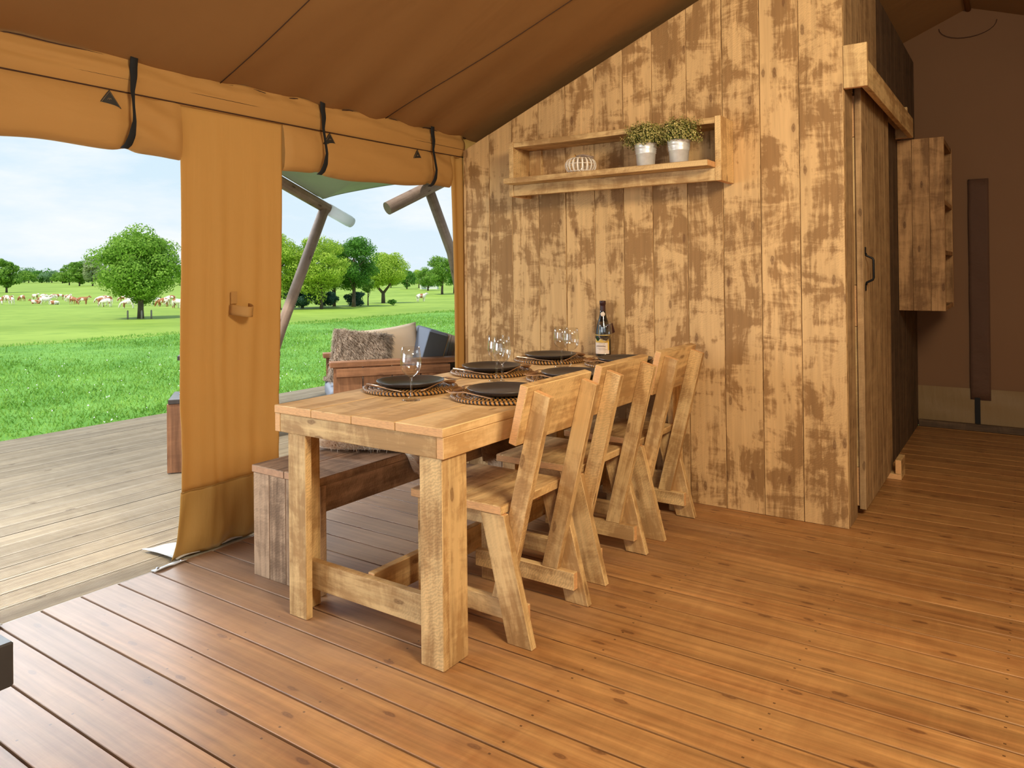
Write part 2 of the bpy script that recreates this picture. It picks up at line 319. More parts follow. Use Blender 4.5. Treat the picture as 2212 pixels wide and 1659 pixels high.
m, n, l, b = new_mat('rattan_coil'); M['rattan'] = m       # amber coil with slanting black lacing
uvn = n.new('ShaderNodeUVMap'); uvn.uv_map = 'uv'; sx = n.new('ShaderNodeSeparateXYZ'); l.new(uvn.outputs[0], sx.inputs[0])
f = math_(n, l, 'FRACT', math_(n, l, 'ADD', math_(n, l, 'MULTIPLY', sx.outputs[0], 62.0), math_(n, l, 'MULTIPLY', sx.outputs[1], 1.0)))
tcn = n.new('ShaderNodeTexCoord')
cc_ = mixc(n, l, noise(n, l, tcn.outputs['Object'], 60), srgb(140, 92, 44), srgb(196, 140, 70))
l.new(mixc(n, l, ramp(n, l, f, [(0.0, 0), (0.06, 1), (0.44, 1), (0.52, 0), (1.0, 0)]), cc_, srgb(20, 16, 14)), b.inputs['Base Color'])
b.inputs['Roughness'].default_value = 0.45
bump(n, l, ramp(n, l, f, [(0.0, 0), (0.36, 0), (0.6, 1), (0.9, 0.3), (1.0, 0)]), 0.6, 0.003, b)

# ------------------------------------------------------------------ geometry helpers
def link(name, me, parent=None, loc=(0, 0, 0), rot=(0, 0, 0), kind=None):
    o = bpy.data.objects.new(name, me); COL.objects.link(o)
    o.location = loc; o.rotation_euler = rot
    if parent is not None: o.parent = parent
    if kind: o['kind'] = kind
    return o
def empty(name, loc=(0, 0, 0), rotz=0.0):
    o = bpy.data.objects.new(name, None); COL.objects.link(o); o.location = loc; o.rotation_euler = (0, 0, rotz); o.empty_display_size = 0.1
    return o
def tag(o, label=None, cat=None, group=None, kind=None):
    if label: o['label'] = label
    if cat: o['category'] = cat
    if group: o['group'] = group
    if kind: o['kind'] = kind
    return o
def copy_tree(o, parent=None):
    c = o.copy(); COL.objects.link(c)
    if parent is not None: c.parent = parent
    for ch in list(o.children): copy_tree(ch, c)
    return c
def setmat(me, *keys):
    for k in keys: me.materials.append(M[k])
def uv_grain(bm, g, origin=Vector((0, 0, 0)), endmat=1):
    """UV in metres along / across grain direction g; end faces take the end-grain slot"""
    lay = bm.loops.layers.uv.new('uv'); g = Vector(g).normalized()
    for f in bm.faces:
        nrm = f.normal
        if abs(nrm.dot(g)) > 0.75:
            f.material_index = endmat
            a = nrm.orthogonal().normalized(); c = nrm.cross(a)
            for lp in f.loops: p = lp.vert.co - origin; lp[lay].uv = (p.dot(a) * 0.5, p.dot(c) * 0.5)
        else:
            c = nrm.cross(g).normalized()
            if max(c, key=abs) < 0: c = -c
            sh = 0.0 if abs(nrm.z) > 0.6 and nrm.z > 0 else (round(nrm.x) * 1.7 + round(nrm.y) * 3.1 + round(nrm.z) * 0.9)
            for lp in f.loops: p = lp.vert.co - origin; lp[lay].uv = (p.dot(g), p.dot(c) + sh)
def finish(bm, name, mats, parent, loc=(0, 0, 0), rot=(0, 0, 0), smooth=False, kind=None):
    me = bpy.data.meshes.new(name); bm.to_mesh(me); bm.free()
    for k in mats: me.materials.append(M[k])
    if smooth:
        for p in me.polygons: p.use_smooth = True
    return link(name, me, parent, loc, rot, kind)
def board(name, lo, hi, mat, parent=None, axis=None, bev=0.002, rel=(0, 0, 0), kind=None):
    """box from corner lo to corner hi (world or parent space minus rel), grain along its longest side"""
    lo = Vector(lo) - Vector(rel); hi = Vector(hi) - Vector(rel)
    c = (lo + hi) / 2; d = hi - lo
    if axis is None: axis = max(range(3), key=lambda i: d[i])
    bm = bmesh.new(); bmesh.ops.create_cube(bm, size=1.0)
    for v in bm.verts: v.co = Vector((v.co.x * d.x, v.co.y * d.y, v.co.z * d.z))
    if bev > 0: bmesh.ops.bevel(bm, geom=list(bm.edges), offset=bev, segments=1, affect='EDGES', profile=0.5)
    bm.normal_update()
    g = [0, 0, 0]; g[axis] = 1; uv_grain(bm, g)
    return finish(bm, name, (mat, END.get(mat, mat)), parent, c, kind=kind)
def prism(name, pts, plane, a0, a1, g, mat, parent=None, bev=0.002, rel=(0, 0, 0)):
    """extrude polygon pts (2-D in plane 'XZ' or 'XY' or 'YZ') from a0 to a1 along the third axis"""
    def P(p, a):
        return {'XZ': (p[0], a, p[1]), 'XY': (p[0], p[1], a), 'YZ': (a, p[0], p[1])}[plane]
    r = Vector(rel)
    A = [Vector(P(p, a0)) - r for p in pts]; B = [Vector(P(p, a1)) - r for p in pts]
    c = sum(A + B, Vector()) / (2 * len(pts))
    bm = bmesh.new()
    va = [bm.verts.new(p - c) for p in A]; vb = [bm.verts.new(p - c) for p in B]
    bm.faces.new(va); bm.faces.new(list(reversed(vb)))
    for i in range(len(pts)):
        j = (i + 1) % len(pts); bm.faces.new((va[j], va[i], vb[i], vb[j]))
    bmesh.ops.recalc_face_normals(bm, faces=list(bm.faces))
    if bev > 0: bmesh.ops.bevel(bm, geom=list(bm.edges), offset=bev, segments=1, affect='EDGES', profile=0.5)
    bm.normal_update(); uv_grain(bm, g)
    return finish(bm, name, (mat, END.get(mat, mat)), parent, c)
def tube_mesh(bm, pts, rad, seg=8, cap=True, uvl=None):
    pts = [Vector(p) for p in pts]; rings = []
    rads = rad if isinstance(rad, (list, tuple)) else [rad] * len(pts)
    t0 = (pts[1] - pts[0]).normalized(); up = t0.orthogonal().normalized(); dist = 0
    for i, p in enumerate(pts):
        t = (pts[min(i + 1, len(pts) - 1)] - pts[max(i - 1, 0)]).normalized()
        up = (up - t * up.dot(t)).normalized(); s = t.cross(up)
        if i: dist += (p - pts[i - 1]).length
        rings.append(([bm.verts.new(p + (up * math.cos(2 * math.pi * k / seg) + s * math.sin(2 * math.pi * k / seg)) * rads[i]) for k in range(seg)], dist))
    for (a, da), (c, dc) in zip(rings, rings[1:]):
        for k in range(seg):
            f = bm.faces.new((a[k], a[(k + 1) % seg], c[(k + 1) % seg], c[k])); f.smooth = True
            if uvl:
                q = 2 * math.pi * rads[0] / seg
                for lp, uvv in zip(f.loops, ((da, k * q), (da, (k + 1) * q), (dc, (k + 1) * q), (dc, k * q))): lp[uvl].uv = uvv
    if cap:
        bm.faces.new(list(reversed(rings[0][0]))); bm.faces.new(rings[-1][0])
def tube(name, pts, rad, mat, parent=None, seg=8, rel=(0, 0, 0)):
    bm = bmesh.new(); ul = bm.loops.layers.uv.new('uv')
    o = Vector(rel); tube_mesh(bm, [Vector(p) - o for p in pts], rad, seg, True, ul)
    return finish(bm, name, (mat,), parent)
def lathe(name, prof, mat, parent=None, seg=32, loc=(0, 0, 0), smooth=True, closed=False):
    bm = bmesh.new(); ul = bm.loops.layers.uv.new('uv'); rings = []
    for r, z in prof:
        if r < 1e-6: rings.append([bm.verts.new((0, 0, z))])
        else: rings.append([bm.verts.new((r * math.cos(2 * math.pi * k / seg), r * math.sin(2 * math.pi * k / seg), z)) for k in range(seg)])
    for a, c in zip(rings, rings[1:]):
        for k in range(seg):
            j = (k + 1) % seg
            if len(a) == 1 and len(c) == 1: continue
            if len(a) == 1: bm.faces.new((a[0], c[j], c[k]))
            elif len(c) == 1: bm.faces.new((a[k], a[j], c[0]))
            else: bm.faces.new((a[k], a[j], c[j], c[k]))
    bmesh.ops.recalc_face_normals(bm, faces=list(bm.faces))
    return finish(bm, name, (mat,), parent, loc, smooth=smooth)
def surf(name, fn, nu, nv, mat, parent=None, thick=0.0, smooth=True, kind=None, closed_u=False):
    """grid surface from fn(u, v), u, v in 0..1; thick > 0 gives it a second skin"""
    vs = []; fs = []
    for i in range(nu + 1):
        for j in range(nv + 1): vs.append(fn(i / nu, j / nv))
    w = nv + 1
    for i in range(nu):
        for j in range(nv): fs.append((i * w + j, (i + 1) * w + j, (i + 1) * w + j + 1, i * w + j + 1))
    me = bpy.data.meshes.new(name); me.from_pydata([tuple(v) for v in vs], [], fs); me.materials.append(M[mat])
    for p in me.polygons: p.use_smooth = smooth
    o = link(name, me, parent, kind=kind)
    if thick > 0:
        md = o.modifiers.new('thickness', 'SOLIDIFY'); md.thickness = thick; md.offset = 0
    return o
def mesh_np(name, V, Fc, mat, parent=None, kind=None, smooth=False, loc=(0, 0, 0)):
    """V (n,3), Fc (m,k) arrays straight into one mesh"""
    me = bpy.data.meshes.new(name); k = Fc.shape[1]
    me.vertices.add(len(V)); me.vertices.foreach_set('co', V.astype(np.float32).ravel())
    me.loops.add(Fc.size); me.loops.foreach_set('vertex_index', Fc.astype(np.int32).ravel())
    me.polygons.add(len(Fc)); me.polygons.foreach_set('loop_start', np.arange(0, Fc.size, k, dtype=np.int32))
    me.polygons.foreach_set('loop_total', np.full(len(Fc), k, dtype=np.int32))
    if smooth: me.polygons.foreach_set('use_smooth', np.ones(len(Fc), dtype=bool))
    me.update(calc_edges=True); me.validate(); me.materials.append(M[mat])
    return link(name, me, parent, loc, kind=kind)
def vn(x, y, z, s):     # cheap smooth wobble
    return math.sin(x * 1.7 * s + y * 2.3 * s + 1.3) * 0.5 + math.sin(y * 3.9 * s - z * 2.7 * s + x * s + 0.4) * 0.3 + math.sin(z * 5.3 * s + y * 6.1 * s) * 0.2

ROOFZ = lambda x, y: (2.125 + 0.404 * (x + 3.06)) if x < -0.33 else (2.125 + 0.404 * 2.73 - 0.37 * (x + 0.33))

# ------------------------------------------------------------------ floor and deck
floor = empty('floor'); tag(floor, 'orange-stained pine plank floor of the tent', kind='structure')
y = 1.1625 - 0.1435 * 12; i = 0
while y < 6.66:
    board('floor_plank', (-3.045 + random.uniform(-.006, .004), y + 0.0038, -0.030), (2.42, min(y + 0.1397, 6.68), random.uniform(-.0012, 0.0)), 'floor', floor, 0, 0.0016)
    y += 0.1435
board('subfloor', (-3.02, -0.55, -0.07), (2.40, 6.68, -0.034), 'soil', floor, 0, 0)
for (y0, y1) in ((1.735, 1.882), (1.035, 1.168)):      # pvc edge strip with studs
    st = surf('edge_strip', lambda u, v, y0=y0, y1=y1: (-3.052 + 0.03 * v + 0.003 * math.sin(u * 7), y0 + (y1 - y0) * u, 0.004 + 0.006 * abs(math.sin(u * 5.0)) * v), 10, 2, 'mud', floor, 0.003)
    for q in (0.15, 0.9):
        s = lathe('stud', [(0.0, 0.006), (0.006, 0.006), (0.009, 0.0)], 'steel', st, 10, (-3.04, y0 + (y1 - y0) * q, 0.006))

deck = empty('deck'); tag(deck, 'grooved grey wooden deck outside the tent', kind='structure')
def deck_mesh():
    ng = 12; w = 0.1385; prof = [(-w / 2, -0.026), (-w / 2, -0.003), (-w / 2 + 0.003, 0)]
    step = (w - 0.012) / ng
    for k in range(ng):
        x0 = -w / 2 + 0.006 + k * step
        prof += [(x0, 0), (x0 + step * 0.28, -0.0045), (x0 + step * 0.52, -0.0045), (x0 + step * 0.80, 0)]
    prof += [(w / 2 - 0.003, 0), (w / 2, -0.003), (w / 2, -0.026)]
    bm = bmesh.new()
    va = [bm.verts.new((p[0], -6.0, p[1])) for p in prof]; vb = [bm.verts.new((p[0], 6.0, p[1])) for p in prof]
    for a in range(len(prof) - 1): bm.faces.new((va[a], va[a + 1], vb[a + 1], vb[a]))
    bm.faces.new(list(reversed(va))); bm.faces.new(vb); bm.normal_update()
    lay = bm.loops.layers.uv.new('uv')
    for f in bm.faces:
        if abs(f.normal.x) > 0.99: f.material_index = 1  # sides dark: gap shade put into the board colour
        for lp in f.loops: lp[lay].uv = (lp.vert.co.y, lp.vert.co.x)
    me = bpy.data.meshes.new('deck_board'); bm.to_mesh(me); bm.free(); me.materials.append(M['deck']); me.materials.append(M['soil']); return me
dm = deck_mesh()
for k in range(23):
    link('deck_board', dm, deck, (-3.052 - 0.0735 - 0.148 * k, 3.6 + random.uniform(-.03, .03), -0.006 + random.uniform(-.001, .001)))
board('gap_shade_sheet', (-6.38, -2.4, -0.045), (-3.06, 9.6, -0.035), 'soil', deck, 1, 0)  # added dark sheet, stands in for shade seen through the gaps
board('deck_beam', (-6.44, -2.4, -0.20), (-6.39, 9.6, -0.034), 'deck', deck, 1, 0)
for k in range(4): board('joist', (-6.39, -1.5 + 3 * k, -0.17), (-3.1, -1.45 + 3 * k, -0.046), 'deck', deck, 0, 0)

# ------------------------------------------------------------------ plank wall with the shelf
wall = empty('wall_back', (-1.85, 3.86, 0)); tag(wall, 'tall scaffold-plank partition wall behind the dining table', kind='structure')
WT = lambda x: 2.04 + 0.4015 * (x + 3.01)
xs = [-3.016, -2.993, -2.806, -2.631, -2.433, -2.244, -2.052, -1.866, -1.689, -1.489, -1.294, -1.100, -0.909, -0.7035]
for a, c in zip(xs, xs[1:]):
    d = random.uniform(-.0012, .0012)
    prism('plank', [(a + .0013, 0.0), (c - .0013, 0.0), (c - .0013, WT(c)), (a + .0013, WT(a))], 'XZ', 3.845 + d, 3.874, (0, 0, 1), 'wall', wall, 0.0018, (-1.85, 3.86, 0))
for zz in (0.15, 1.2, 1.62): board('wall_batten', (-2.99, 3.875, zz), (-0.74, 3.905, zz + 0.1), 'side', wall, 0, 0, (-1.85, 3.86, 0))
side = empty('wall_right', (-0.72, 5.1, 0)); tag(side, 'plank side wall of the cabin along the passage', kind='structure')
rl = (-0.72, 5.1, 0)
board('corner_post', (-0.734, 3.876, 0), (-0.7035, 4.063, 2.955), 'side', side, 2, 0.0018, rl)
for a in np.arange(4.066, 4.98, 0.195):
    cy = min(a + 0.1925, 4.85)
    if cy - a > 0.03: board('plank', (-0.734, a, 2.13), (-0.7035, cy, 2.93), 'side', side, 2, 0.0018, rl)
for a in np.arange(4.852, 6.68, 0.195):
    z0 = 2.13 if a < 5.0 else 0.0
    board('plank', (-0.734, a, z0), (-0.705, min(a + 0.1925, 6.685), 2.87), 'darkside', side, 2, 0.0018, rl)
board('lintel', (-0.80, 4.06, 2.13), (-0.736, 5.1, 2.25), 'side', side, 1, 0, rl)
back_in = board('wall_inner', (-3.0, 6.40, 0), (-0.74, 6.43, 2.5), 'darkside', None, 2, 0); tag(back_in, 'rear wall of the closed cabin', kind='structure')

# sliding door with iron pull
door = empty('door_1', (-0.69, 4.55, 0.03)); tag(door, 'sliding plank door hung from the wooden rail', kind='structure')
rl = (-0.69, 4.55, 0.03)
for k in range(5):
    a = 4.085 + 0.183 * k
    board('door_plank', (-0.697, a + .001, 0.034), (-0.667, a + 0.182, 2.16), 'side', door, 2, 0.0018, rl)
for (z0, z1) in ((0.045, 0.239), (0.241, 0.949), (0.951, 1.159), (1.161, 1.909), (1.911, 2.12)):
    board('door_batten', (-0.7265, 4.102, z0), (-0.698, 4.99 if z1 - z0 < 0.3 else 4.27, z1), 'scaf', door, None, 0.0015, rl)
hd = tube('pull_handle', [(-0.664, 4.145, 1.160), (-0.660, 4.145, 1.172), (-0.632, 4.145, 1.186), (-0.628, 4.145, 1.197), (-0.628, 4.145, 1.283), (-0.632, 4.145, 1.294), (-0.660, 4.145, 1.308), (-0.664, 4.145, 1.32)], 0.0055, 'black', door, 8, rl)
for zz in (1.130, 1.318): board('handle_plate', (-0.6668, 4.133, zz), (-0.6628, 4.157, zz + 0.034), 'black', hd, 2, 0.0008, rl)

# door rail: front block, fascia, end block
rail = empty('door_rail', (-0.65, 4.7, 2.2)); tag(rail, 'projecting wooden rail above the sliding door', 'rail')
rl = (-0.65, 4.7, 2.2)
board('front_block', (-0.703, 3.842, 2.105), (-0.597, 3.872, 2.311), 'scaf', rail, 2, 0.002, rl)
board('fascia', (-0.627, 3.873, 2.105), (-0.597, 5.60, 2.232), 'scaf', rail, 1, 0.002, rl)
board('track_board', (-0.700, 3.90, 2.165), (-0.629, 5.55, 2.20), 'side', rail, 1, 0.002, rl)
board('end_block', (-0.703, 5.565, 2.105), (-0.628, 5.60, 2.31), 'scaf', rail, 2, 0.002, rl)

# floor stop for the door
stp = empty('door_stop', (-0.645, 4.97, 0)); tag(stp, 'small L-shaped wooden door stop screwed to the floor', 'door stop')
rl = (-0.645, 4.97, 0)
board('base', (-0.690, 4.895, 0.0), (-0.609, 5.06, 0.032), 'scaf', stp, 1, 0.0015, rl)
board('upright', (-0.641, 4.896, 0.033), (-0.609, 5.06, 0.115), 'scaf', stp, 1, 0.0015, rl)

# wall cabinet open to the right
cab = empty('wall_cabinet', (-0.56, 5.95, 0.95)); tag(cab, 'tall open wooden cabinet hung beyond the sliding door', 'cabinet')
rl = (-0.56, 5.95, 0.95)
for a, c in ((-0.702, -0.617), (-0.6155, -0.513), (-0.5115, -0.427)):
    board('side_plank', (a, 5.65, 0.955), (c, 5.68, 2.103), 'cab', cab, 2, 0.0015, rl)
board('far_side', (-0.702, 6.29, 0.955), (-0.427, 6.32, 2.103), 'cab', cab, 2, 0.0015, rl)
for zz in (0.957, 1.325, 1.66, 2.07):
    board('shelf_board', (-0.702, 5.681, zz), (-0.429, 6.289, zz + 0.03), 'cab', cab, 1, 0.0015, rl)
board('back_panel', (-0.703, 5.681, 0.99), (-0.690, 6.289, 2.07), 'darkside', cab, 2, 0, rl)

# ------------------------------------------------------------------ rear canvas wall, baseboard
far = empty('wall_far', (0.8, 6.70, 0)); tag(far, 'dim brown canvas wall at the end of the passage', kind='structure')
def farfn(u, v):
    x = -3.1 + 5.6 * u; zt_ = ROOFZ(x, 6.7) + 0.05; z = 0.0 + zt_ * v
    return (x - 0.8, 6.70 + 0.012 * vn(x, z, 0, 2.2) - 6.70, z)
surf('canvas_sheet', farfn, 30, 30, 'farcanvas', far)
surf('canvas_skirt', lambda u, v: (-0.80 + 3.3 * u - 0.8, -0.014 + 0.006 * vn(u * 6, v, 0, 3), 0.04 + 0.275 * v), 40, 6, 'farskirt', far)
surf('cover_strip', lambda u, v: (-0.351 + 0.004 * v + 0.132 * u - 0.8, -0.028 + 0.005 * vn(u, v * 3, 0, 3), 0.235 + 1.675 * v), 6, 24, 'strip', far, 0.004)
board('webbing_strap', (-0.323, 6.668, 0.04), (-0.288, 6.671, 0.25), 'web', far, 2, 0, (0.8, 6.70, 0))
tube('arched_seam', [(-0.336 - 0.19 * math.cos(t), 6.683, 3.10 - 0.10 * math.sin(t)) for t in np.linspace(0, math.pi, 14)], 0.0022, 'seam', far, 5, (0.8, 6.70, 0))
bb = board('baseboard_far', (-0.70, 6.640, 0.0), (2.42, 6.672, 0.052), 'darkside', None, 0, 0.003); tag(bb, 'dark low baseboard under the rear canvas wall', kind='structure')
wr = surf('wall_outer', lambda u, v: (2.45, -2.2 + 8.9 * u, 2.12 * v), 6, 4, 'canvas'); tag(wr, 'canvas side wall behind the right of the room', kind='structure')

# ------------------------------------------------------------------ roof
ceil = empty('ceiling', (0, 0, 0)); tag(ceil, 'sloping brown canvas tent roof', kind='structure')
def roof_l(u, v):
    x = -3.10 + 2.77 * u; y = -2.4 + 9.2 * v
    w = math.exp(-((x + 3.05) / 0.55)) * 0.018 * math.sin(y * 19 + 3.0 * x) * (0.5 + 0.5 * math.sin(y * 2.3 + 0.7))
    fold = 0.010 * math.sin(7.0 * (y * 0.9 - x * 0.55)) * max(0, 1 - (x + 3.1) / 2.2) * (1.2 if y < 2.2 else 0.35)
    return (x, y, ROOFZ(x, y) + w + fold + 0.03 * math.sin(math.pi * u) * -0.6)
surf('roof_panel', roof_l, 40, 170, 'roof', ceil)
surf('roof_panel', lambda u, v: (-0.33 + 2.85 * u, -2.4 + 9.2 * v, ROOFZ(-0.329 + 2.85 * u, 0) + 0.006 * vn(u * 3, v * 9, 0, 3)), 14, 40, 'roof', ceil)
for yb, yt in ((0.72, 0.70), (2.067, 2.05), (3.146, 3.24)):
    tube('roof_seam', [(x, yb + (yt - yb) * (x + 3.0) / 1.2, roof_l((x + 3.10) / 2.77, (yb + (yt - yb) * (x + 3.0) / 1.2 + 2.4) / 9.2)[2] - 0.004) for x in np.linspace(-3.03, -0.5, 24)], 0.0022, 'seam', ceil, 5)
tube('eave_piping', [(-3.035, y, roof_l(0.0235, (y + 2.4) / 9.2)[2] - 0.008) for y in np.linspace(-1.0, 3.9, 110)], 0.004, 'seam', ceil, 6)
tube('ridge_fold', [(-0.33, y, 3.215) for y in np.linspace(-2.0, 6.7, 12)], 0.02, 'roof', ceil, 8)

# ------------------------------------------------------------------ left canvas wall with rolled flaps
lw = empty('wall_left', (-3.04, 1.6, 0)); tag(lw, 'ochre canvas side wall with two rolled-up openings', kind='structure')
LW = Vector((-3.04, 1.6, 0))
def L(p): return tuple(Vector(p) - LW)
def head(u, v):
    y = -1.2 + 5.06 * u; z = 1.988 + 0.152 * v
    bul = 0.022 * math.sin(math.pi * min(1, v * 1.02)) + 0.008 * vn(y * 2, z * 9, 0.3, 2.6) * math.sin(math.pi * v) * (1.4 if v > 0.45 else 0.4)
    bul += 0.010 * math.sin(y * 34 + 60 * z) * max(0, v - 0.45) * (0.5 + 0.5 * math.sin(y * 2.9 + 1))
    return L((-3.035 + bul, y, z + 0.006 * math.sin(y * 8.5) * v))
surf('header_band', head, 170, 16, 'flap', lw, 0.004)
tube('header_piping', [L((-3.0255 + 0.002 * math.sin(y * 3), y, 1.997 + 0.004 * math.sin(y * 1.7))) for y in np.linspace(-1.2, 3.86, 70)], 0.0032, 'seam', lw, 6)
tube('header_stitch', [L((-3.0135 + 0.002 * math.sin(y * 4), y, 2.047 + 0.003 * math.sin(y * 1.3))) for y in np.linspace(-1.2, 3.86, 60)], 0.0012, 'seam', lw, 5)
def flap(y0, y1, zb0, zb1, seed, straps):
    prof = [(0.0, 1.0), (0.010, 0.93), (0.026, 0.80), (0.040, 0.60), (0.047, 0.40), (0.044, 0.22), (0.030, 0.08), (0.008, 0.005), (-0.02, 0.0), (-0.05, 0.05), (-0.066, 0.2), (-0.066, 0.5), (-0.05, 0.8), (-0.02, 1.0)]
    def fn(u, v):
        y = y0 + (y1 - y0) * u; zb = zb0 + (zb1 - zb0) * u
        t = v * (len(prof) - 1); i = min(int(t), len(prof) - 2); f = t - i
        dx = prof[i][0] * (1 - f) + prof[i + 1][0] * f; s = prof[i][1] * (1 - f) + prof[i + 1][1] * f
        pinch = sum(math.exp(-((y - q) / 0.035) ** 2) for q in straps)
        edge = min(1, min(u, 1 - u) * (y1 - y0) / 0.03)
        z = zb + (2.010 - zb) * s + 0.010 * math.sin(y * 5 + seed) * (1 - s) - 0.004 * math.sin(y * 13 + seed) * (1 - s) + 0.012 * pinch * (1 - s)
        x = -3.04 + (dx * (1 - 0.30 * pinch) + 0.006 * vn(y * 2.2, z * 5, seed, 3.0) * (1 - abs(2 * s - 1) * 0.5) + 0.006 * math.sin((y * 1.0 + z * 2.0) * 26 + seed) * math.exp(-((y - y1 + 0.12) / 0.14) ** 2)) * (0.55 + 0.45 * edge)
        return L((x, y, z))
    o = surf('rolled_flap', fn, int((y1 - y0) * 60), 40, 'flap', lw)
    return o, fn
f1, fn1 = flap(-1.2, 1.872, 1.772, 1.752, 0.5, (1.64,))
f2, fn2 = flap(2.418, 3.735, 1.755, 1.782, 2.1, (2.655, 3.533))
def strap(yc, yb, parent, zb):
    path = [(0.016, 2.148, 0.0), (0.018, 2.10, 0.1), (0.026, 2.06, 0.5), (0.021, 2.0, 1.0), (0.038, 1.94, 1.35), (0.054, 1.87, 1.1), (0.050, 1.81, 0.5), (0.034, 1.775, 0.2), (0.012, 1.760, 0.0)]
    def fn(u, v):
        t = u * (len(path) - 1); i = min(int(t), len(path) - 2); f = t - i
        dx, z, tw = [path[i][k] * (1 - f) + path[i + 1][k] * f for k in range(3)]
        a = (v - 0.5) * 0.032
        return L((-3.036 + dx + 0.013 + abs(a) * math.sin(tw * 0.9) * 0.8, yc + (yb - yc) * u + a * math.cos(tw), z + (zb - 1.757) * max(0, u - 0.3)))
    surf('strap', fn, 27, 2, 'web', lw, 0.002)
strap(1.655, 1.612, f1, 1.765); strap(2.655, 2.63, f2, 1.757); strap(3.533, 3.50, f2, 1.778)
for (yc, zc) in ((1.555, 1.958), (2.705, 1.955), (3.395, 1.955)):      # triangular patches
    t = prism('triangle_patch', [(yc - 0.047, zc - 0.031), (yc + 0.047, zc - 0.035), (yc - 0.002, zc + 0.034)], 'YZ', -3.012, -3.008, (0, 1, 0), 'leather', lw, 0.0006, LW)
    pts = [(-3.0072, yc - 0.040, zc - 0.028), (-3.0072, yc + 0.040, zc - 0.031), (-3.0072, yc - 0.002, zc + 0.027), (-3.0072, yc - 0.040, zc - 0.028)]
    bm = bmesh.new(); tube_mesh(bm, [Vector(p) - LW - t.location for p in pts], 0.0008, 4); finish(bm, 'stitching', ('thread',), t)
    bm = bmesh.new()
    for q in (-0.004, 0.003): tube_mesh(bm, [Vector((-3.0072, yc + q - 0.006, zc - 0.006)) - LW - t.location, Vector((-3.0072, yc + q, zc + 0.001)) - LW - t.location, Vector((-3.0072, yc + q + 0.003, zc - 0.005)) - LW - t.location], 0.0008, 4)
    finish(bm, 'mark', ('thread',), t)
def panel(u, v):
    z = 1.992 - (1.992 - 0.30) * v
    hang = min(1, v * 1.6)
    y0 = 1.872 + 0.012 * math.sin(v * 7) * v - 0.006 * v - 0.030 * max(0, v - 0.9) * 3; y1 = 2.415 - 0.03 * v + 0.012 * math.sin(v * 5 + 1) * v - 0.02 * max(0, v - 0.8)
    y = y0 + (y1 - y0) * u
    x = -3.036 + hang * (0.0035 * math.cos(u * 2 * math.pi * 3.0 + 0.6) + 0.0025 * math.sin(u * 2 * math.pi * 6.0 + 1.0 + 0.4 * v) + 0.006 * math.exp(-((u - 0.36 - 0.05 * v) / 0.045) ** 2) - 0.010 * math.exp(-((u - 0.29 - 0.06 * v) / 0.035) ** 2) * v + 0.006 * math.exp(-((u - 0.72) / 0.05) ** 2) * math.sin(v * 4))
    x += 0.006 * vn(y * 6, z * 3, 0, 2.5) * v * v
    return L((x, y, z))
pn = surf('curtain_panel', panel, 56, 70, 'canvas', lw, 0.003)
def pskirt(u, v):
    top = Vector(panel(u, 1.0)); z = 0.30 - 0.296 * v
    k = max(0, v - 0.62) / 0.38
    out = -0.012 - 0.03 * k * k - 0.008 * math.sin(u * 14) * v
    return (top.x + 0.004 + out + 0.004 * math.sin(u * 23 + 5 * v), top.y + (u - 0.5) * 0.02 * v - 0.015 * v * (1 - u), z)
surf('pvc_skirt', pskirt, 46, 16, 'skirt', lw, 0.003)
surf('mud_flap', lambda u, v: L((-3.068 - 0.235 * v * (1 - 0.65 * u), 1.862 + 0.40 * u - 0.025 * v, 0.006 + 0.006 * abs(math.sin(u * 11 + 2 * v)) + 0.012 * v * (1 - v))), 20, 10, 'mud', lw, 0.004)
tube('skirt_seam', [tuple(Vector(panel(u, 1.0)) + Vector((0.006, 0, 0.001))) for u in np.linspace(0, 1, 40)], 0.0016, 'skirt', lw, 5)
# tie-back loop on the curtain panel
lp = surf('tie_loop', lambda u, v: L((-3.026 + 0.085 * math.sin(math.pi * u) ** 0.7, 2.108 + 0.100 * u - 0.004 * v, 1.110 - 0.048 * v - 0.012 * math.sin(math.pi * u))), 26, 4, 'flap', lw, 0.004)
board('loop_tab', (-3.0235, 2.110, 1.112), (-3.0195, 2.142, 1.168), 'strip', lw, 2, 0.0005, LW).data.materials[0] = M['flap']
def narrow(u, v):
    z = 1.995 * (1 - v) + 0.004; y = 3.735 + 0.02 * math.sin(v * 3.0) + 0.125 * u * (1 - 0.3 * v * (1 - u)) + 0.035 * v * (1 - u)
    return L((-3.036 + 0.008 * math.sin(u * 9) - 0.02 * v * v, y, z))
surf('curtain_strip', narrow, 12, 40, 'canvas', lw, 0.003)
surf('canvas_sheet', lambda u, v: L((-3.05, 3.865 + 2.9 * u, 2.13 * v)), 8, 4, 'canvas', lw)

# ------------------------------------------------------------------ dining table
tb = empty('dining_table', (-1.9, 2.795, 0)); tag(tb, 'long pale scaffold-wood dining table laid for six', 'table')
rl = (-1.9, 2.795, 0)
for k in range(4):
    x0 = -2.3095 + 0.2037 * k
    board('top_plank', (x0 + .0008, 1.791 + random.uniform(-.001, .001), 0.7325), (x0 + 0.2031, 3.80, 0.762 - (0.0006 if k == 1 else 0)), 'table', tb, 1, 0.0025, rl)
board('long_apron', (-1.525, 1.794, 0.664), (-1.4965, 3.797, 0.7315), 'table', tb, 1, 0.002, rl)
board('long_apron', (-2.3085, 1.794, 0.664), (-2.279, 3.797, 0.7315), 'table', tb, 1, 0.002, rl)
board('end_apron', (-2.2785, 1.795, 0.664), (-1.5255, 1.825, 0.7315), 'scaf', tb, 0, 0.002, rl)
board('end_apron', (-2.2785, 3.766, 0.664), (-1.5255, 3.796, 0.7315), 'scaf', tb, 0, 0.002, rl)
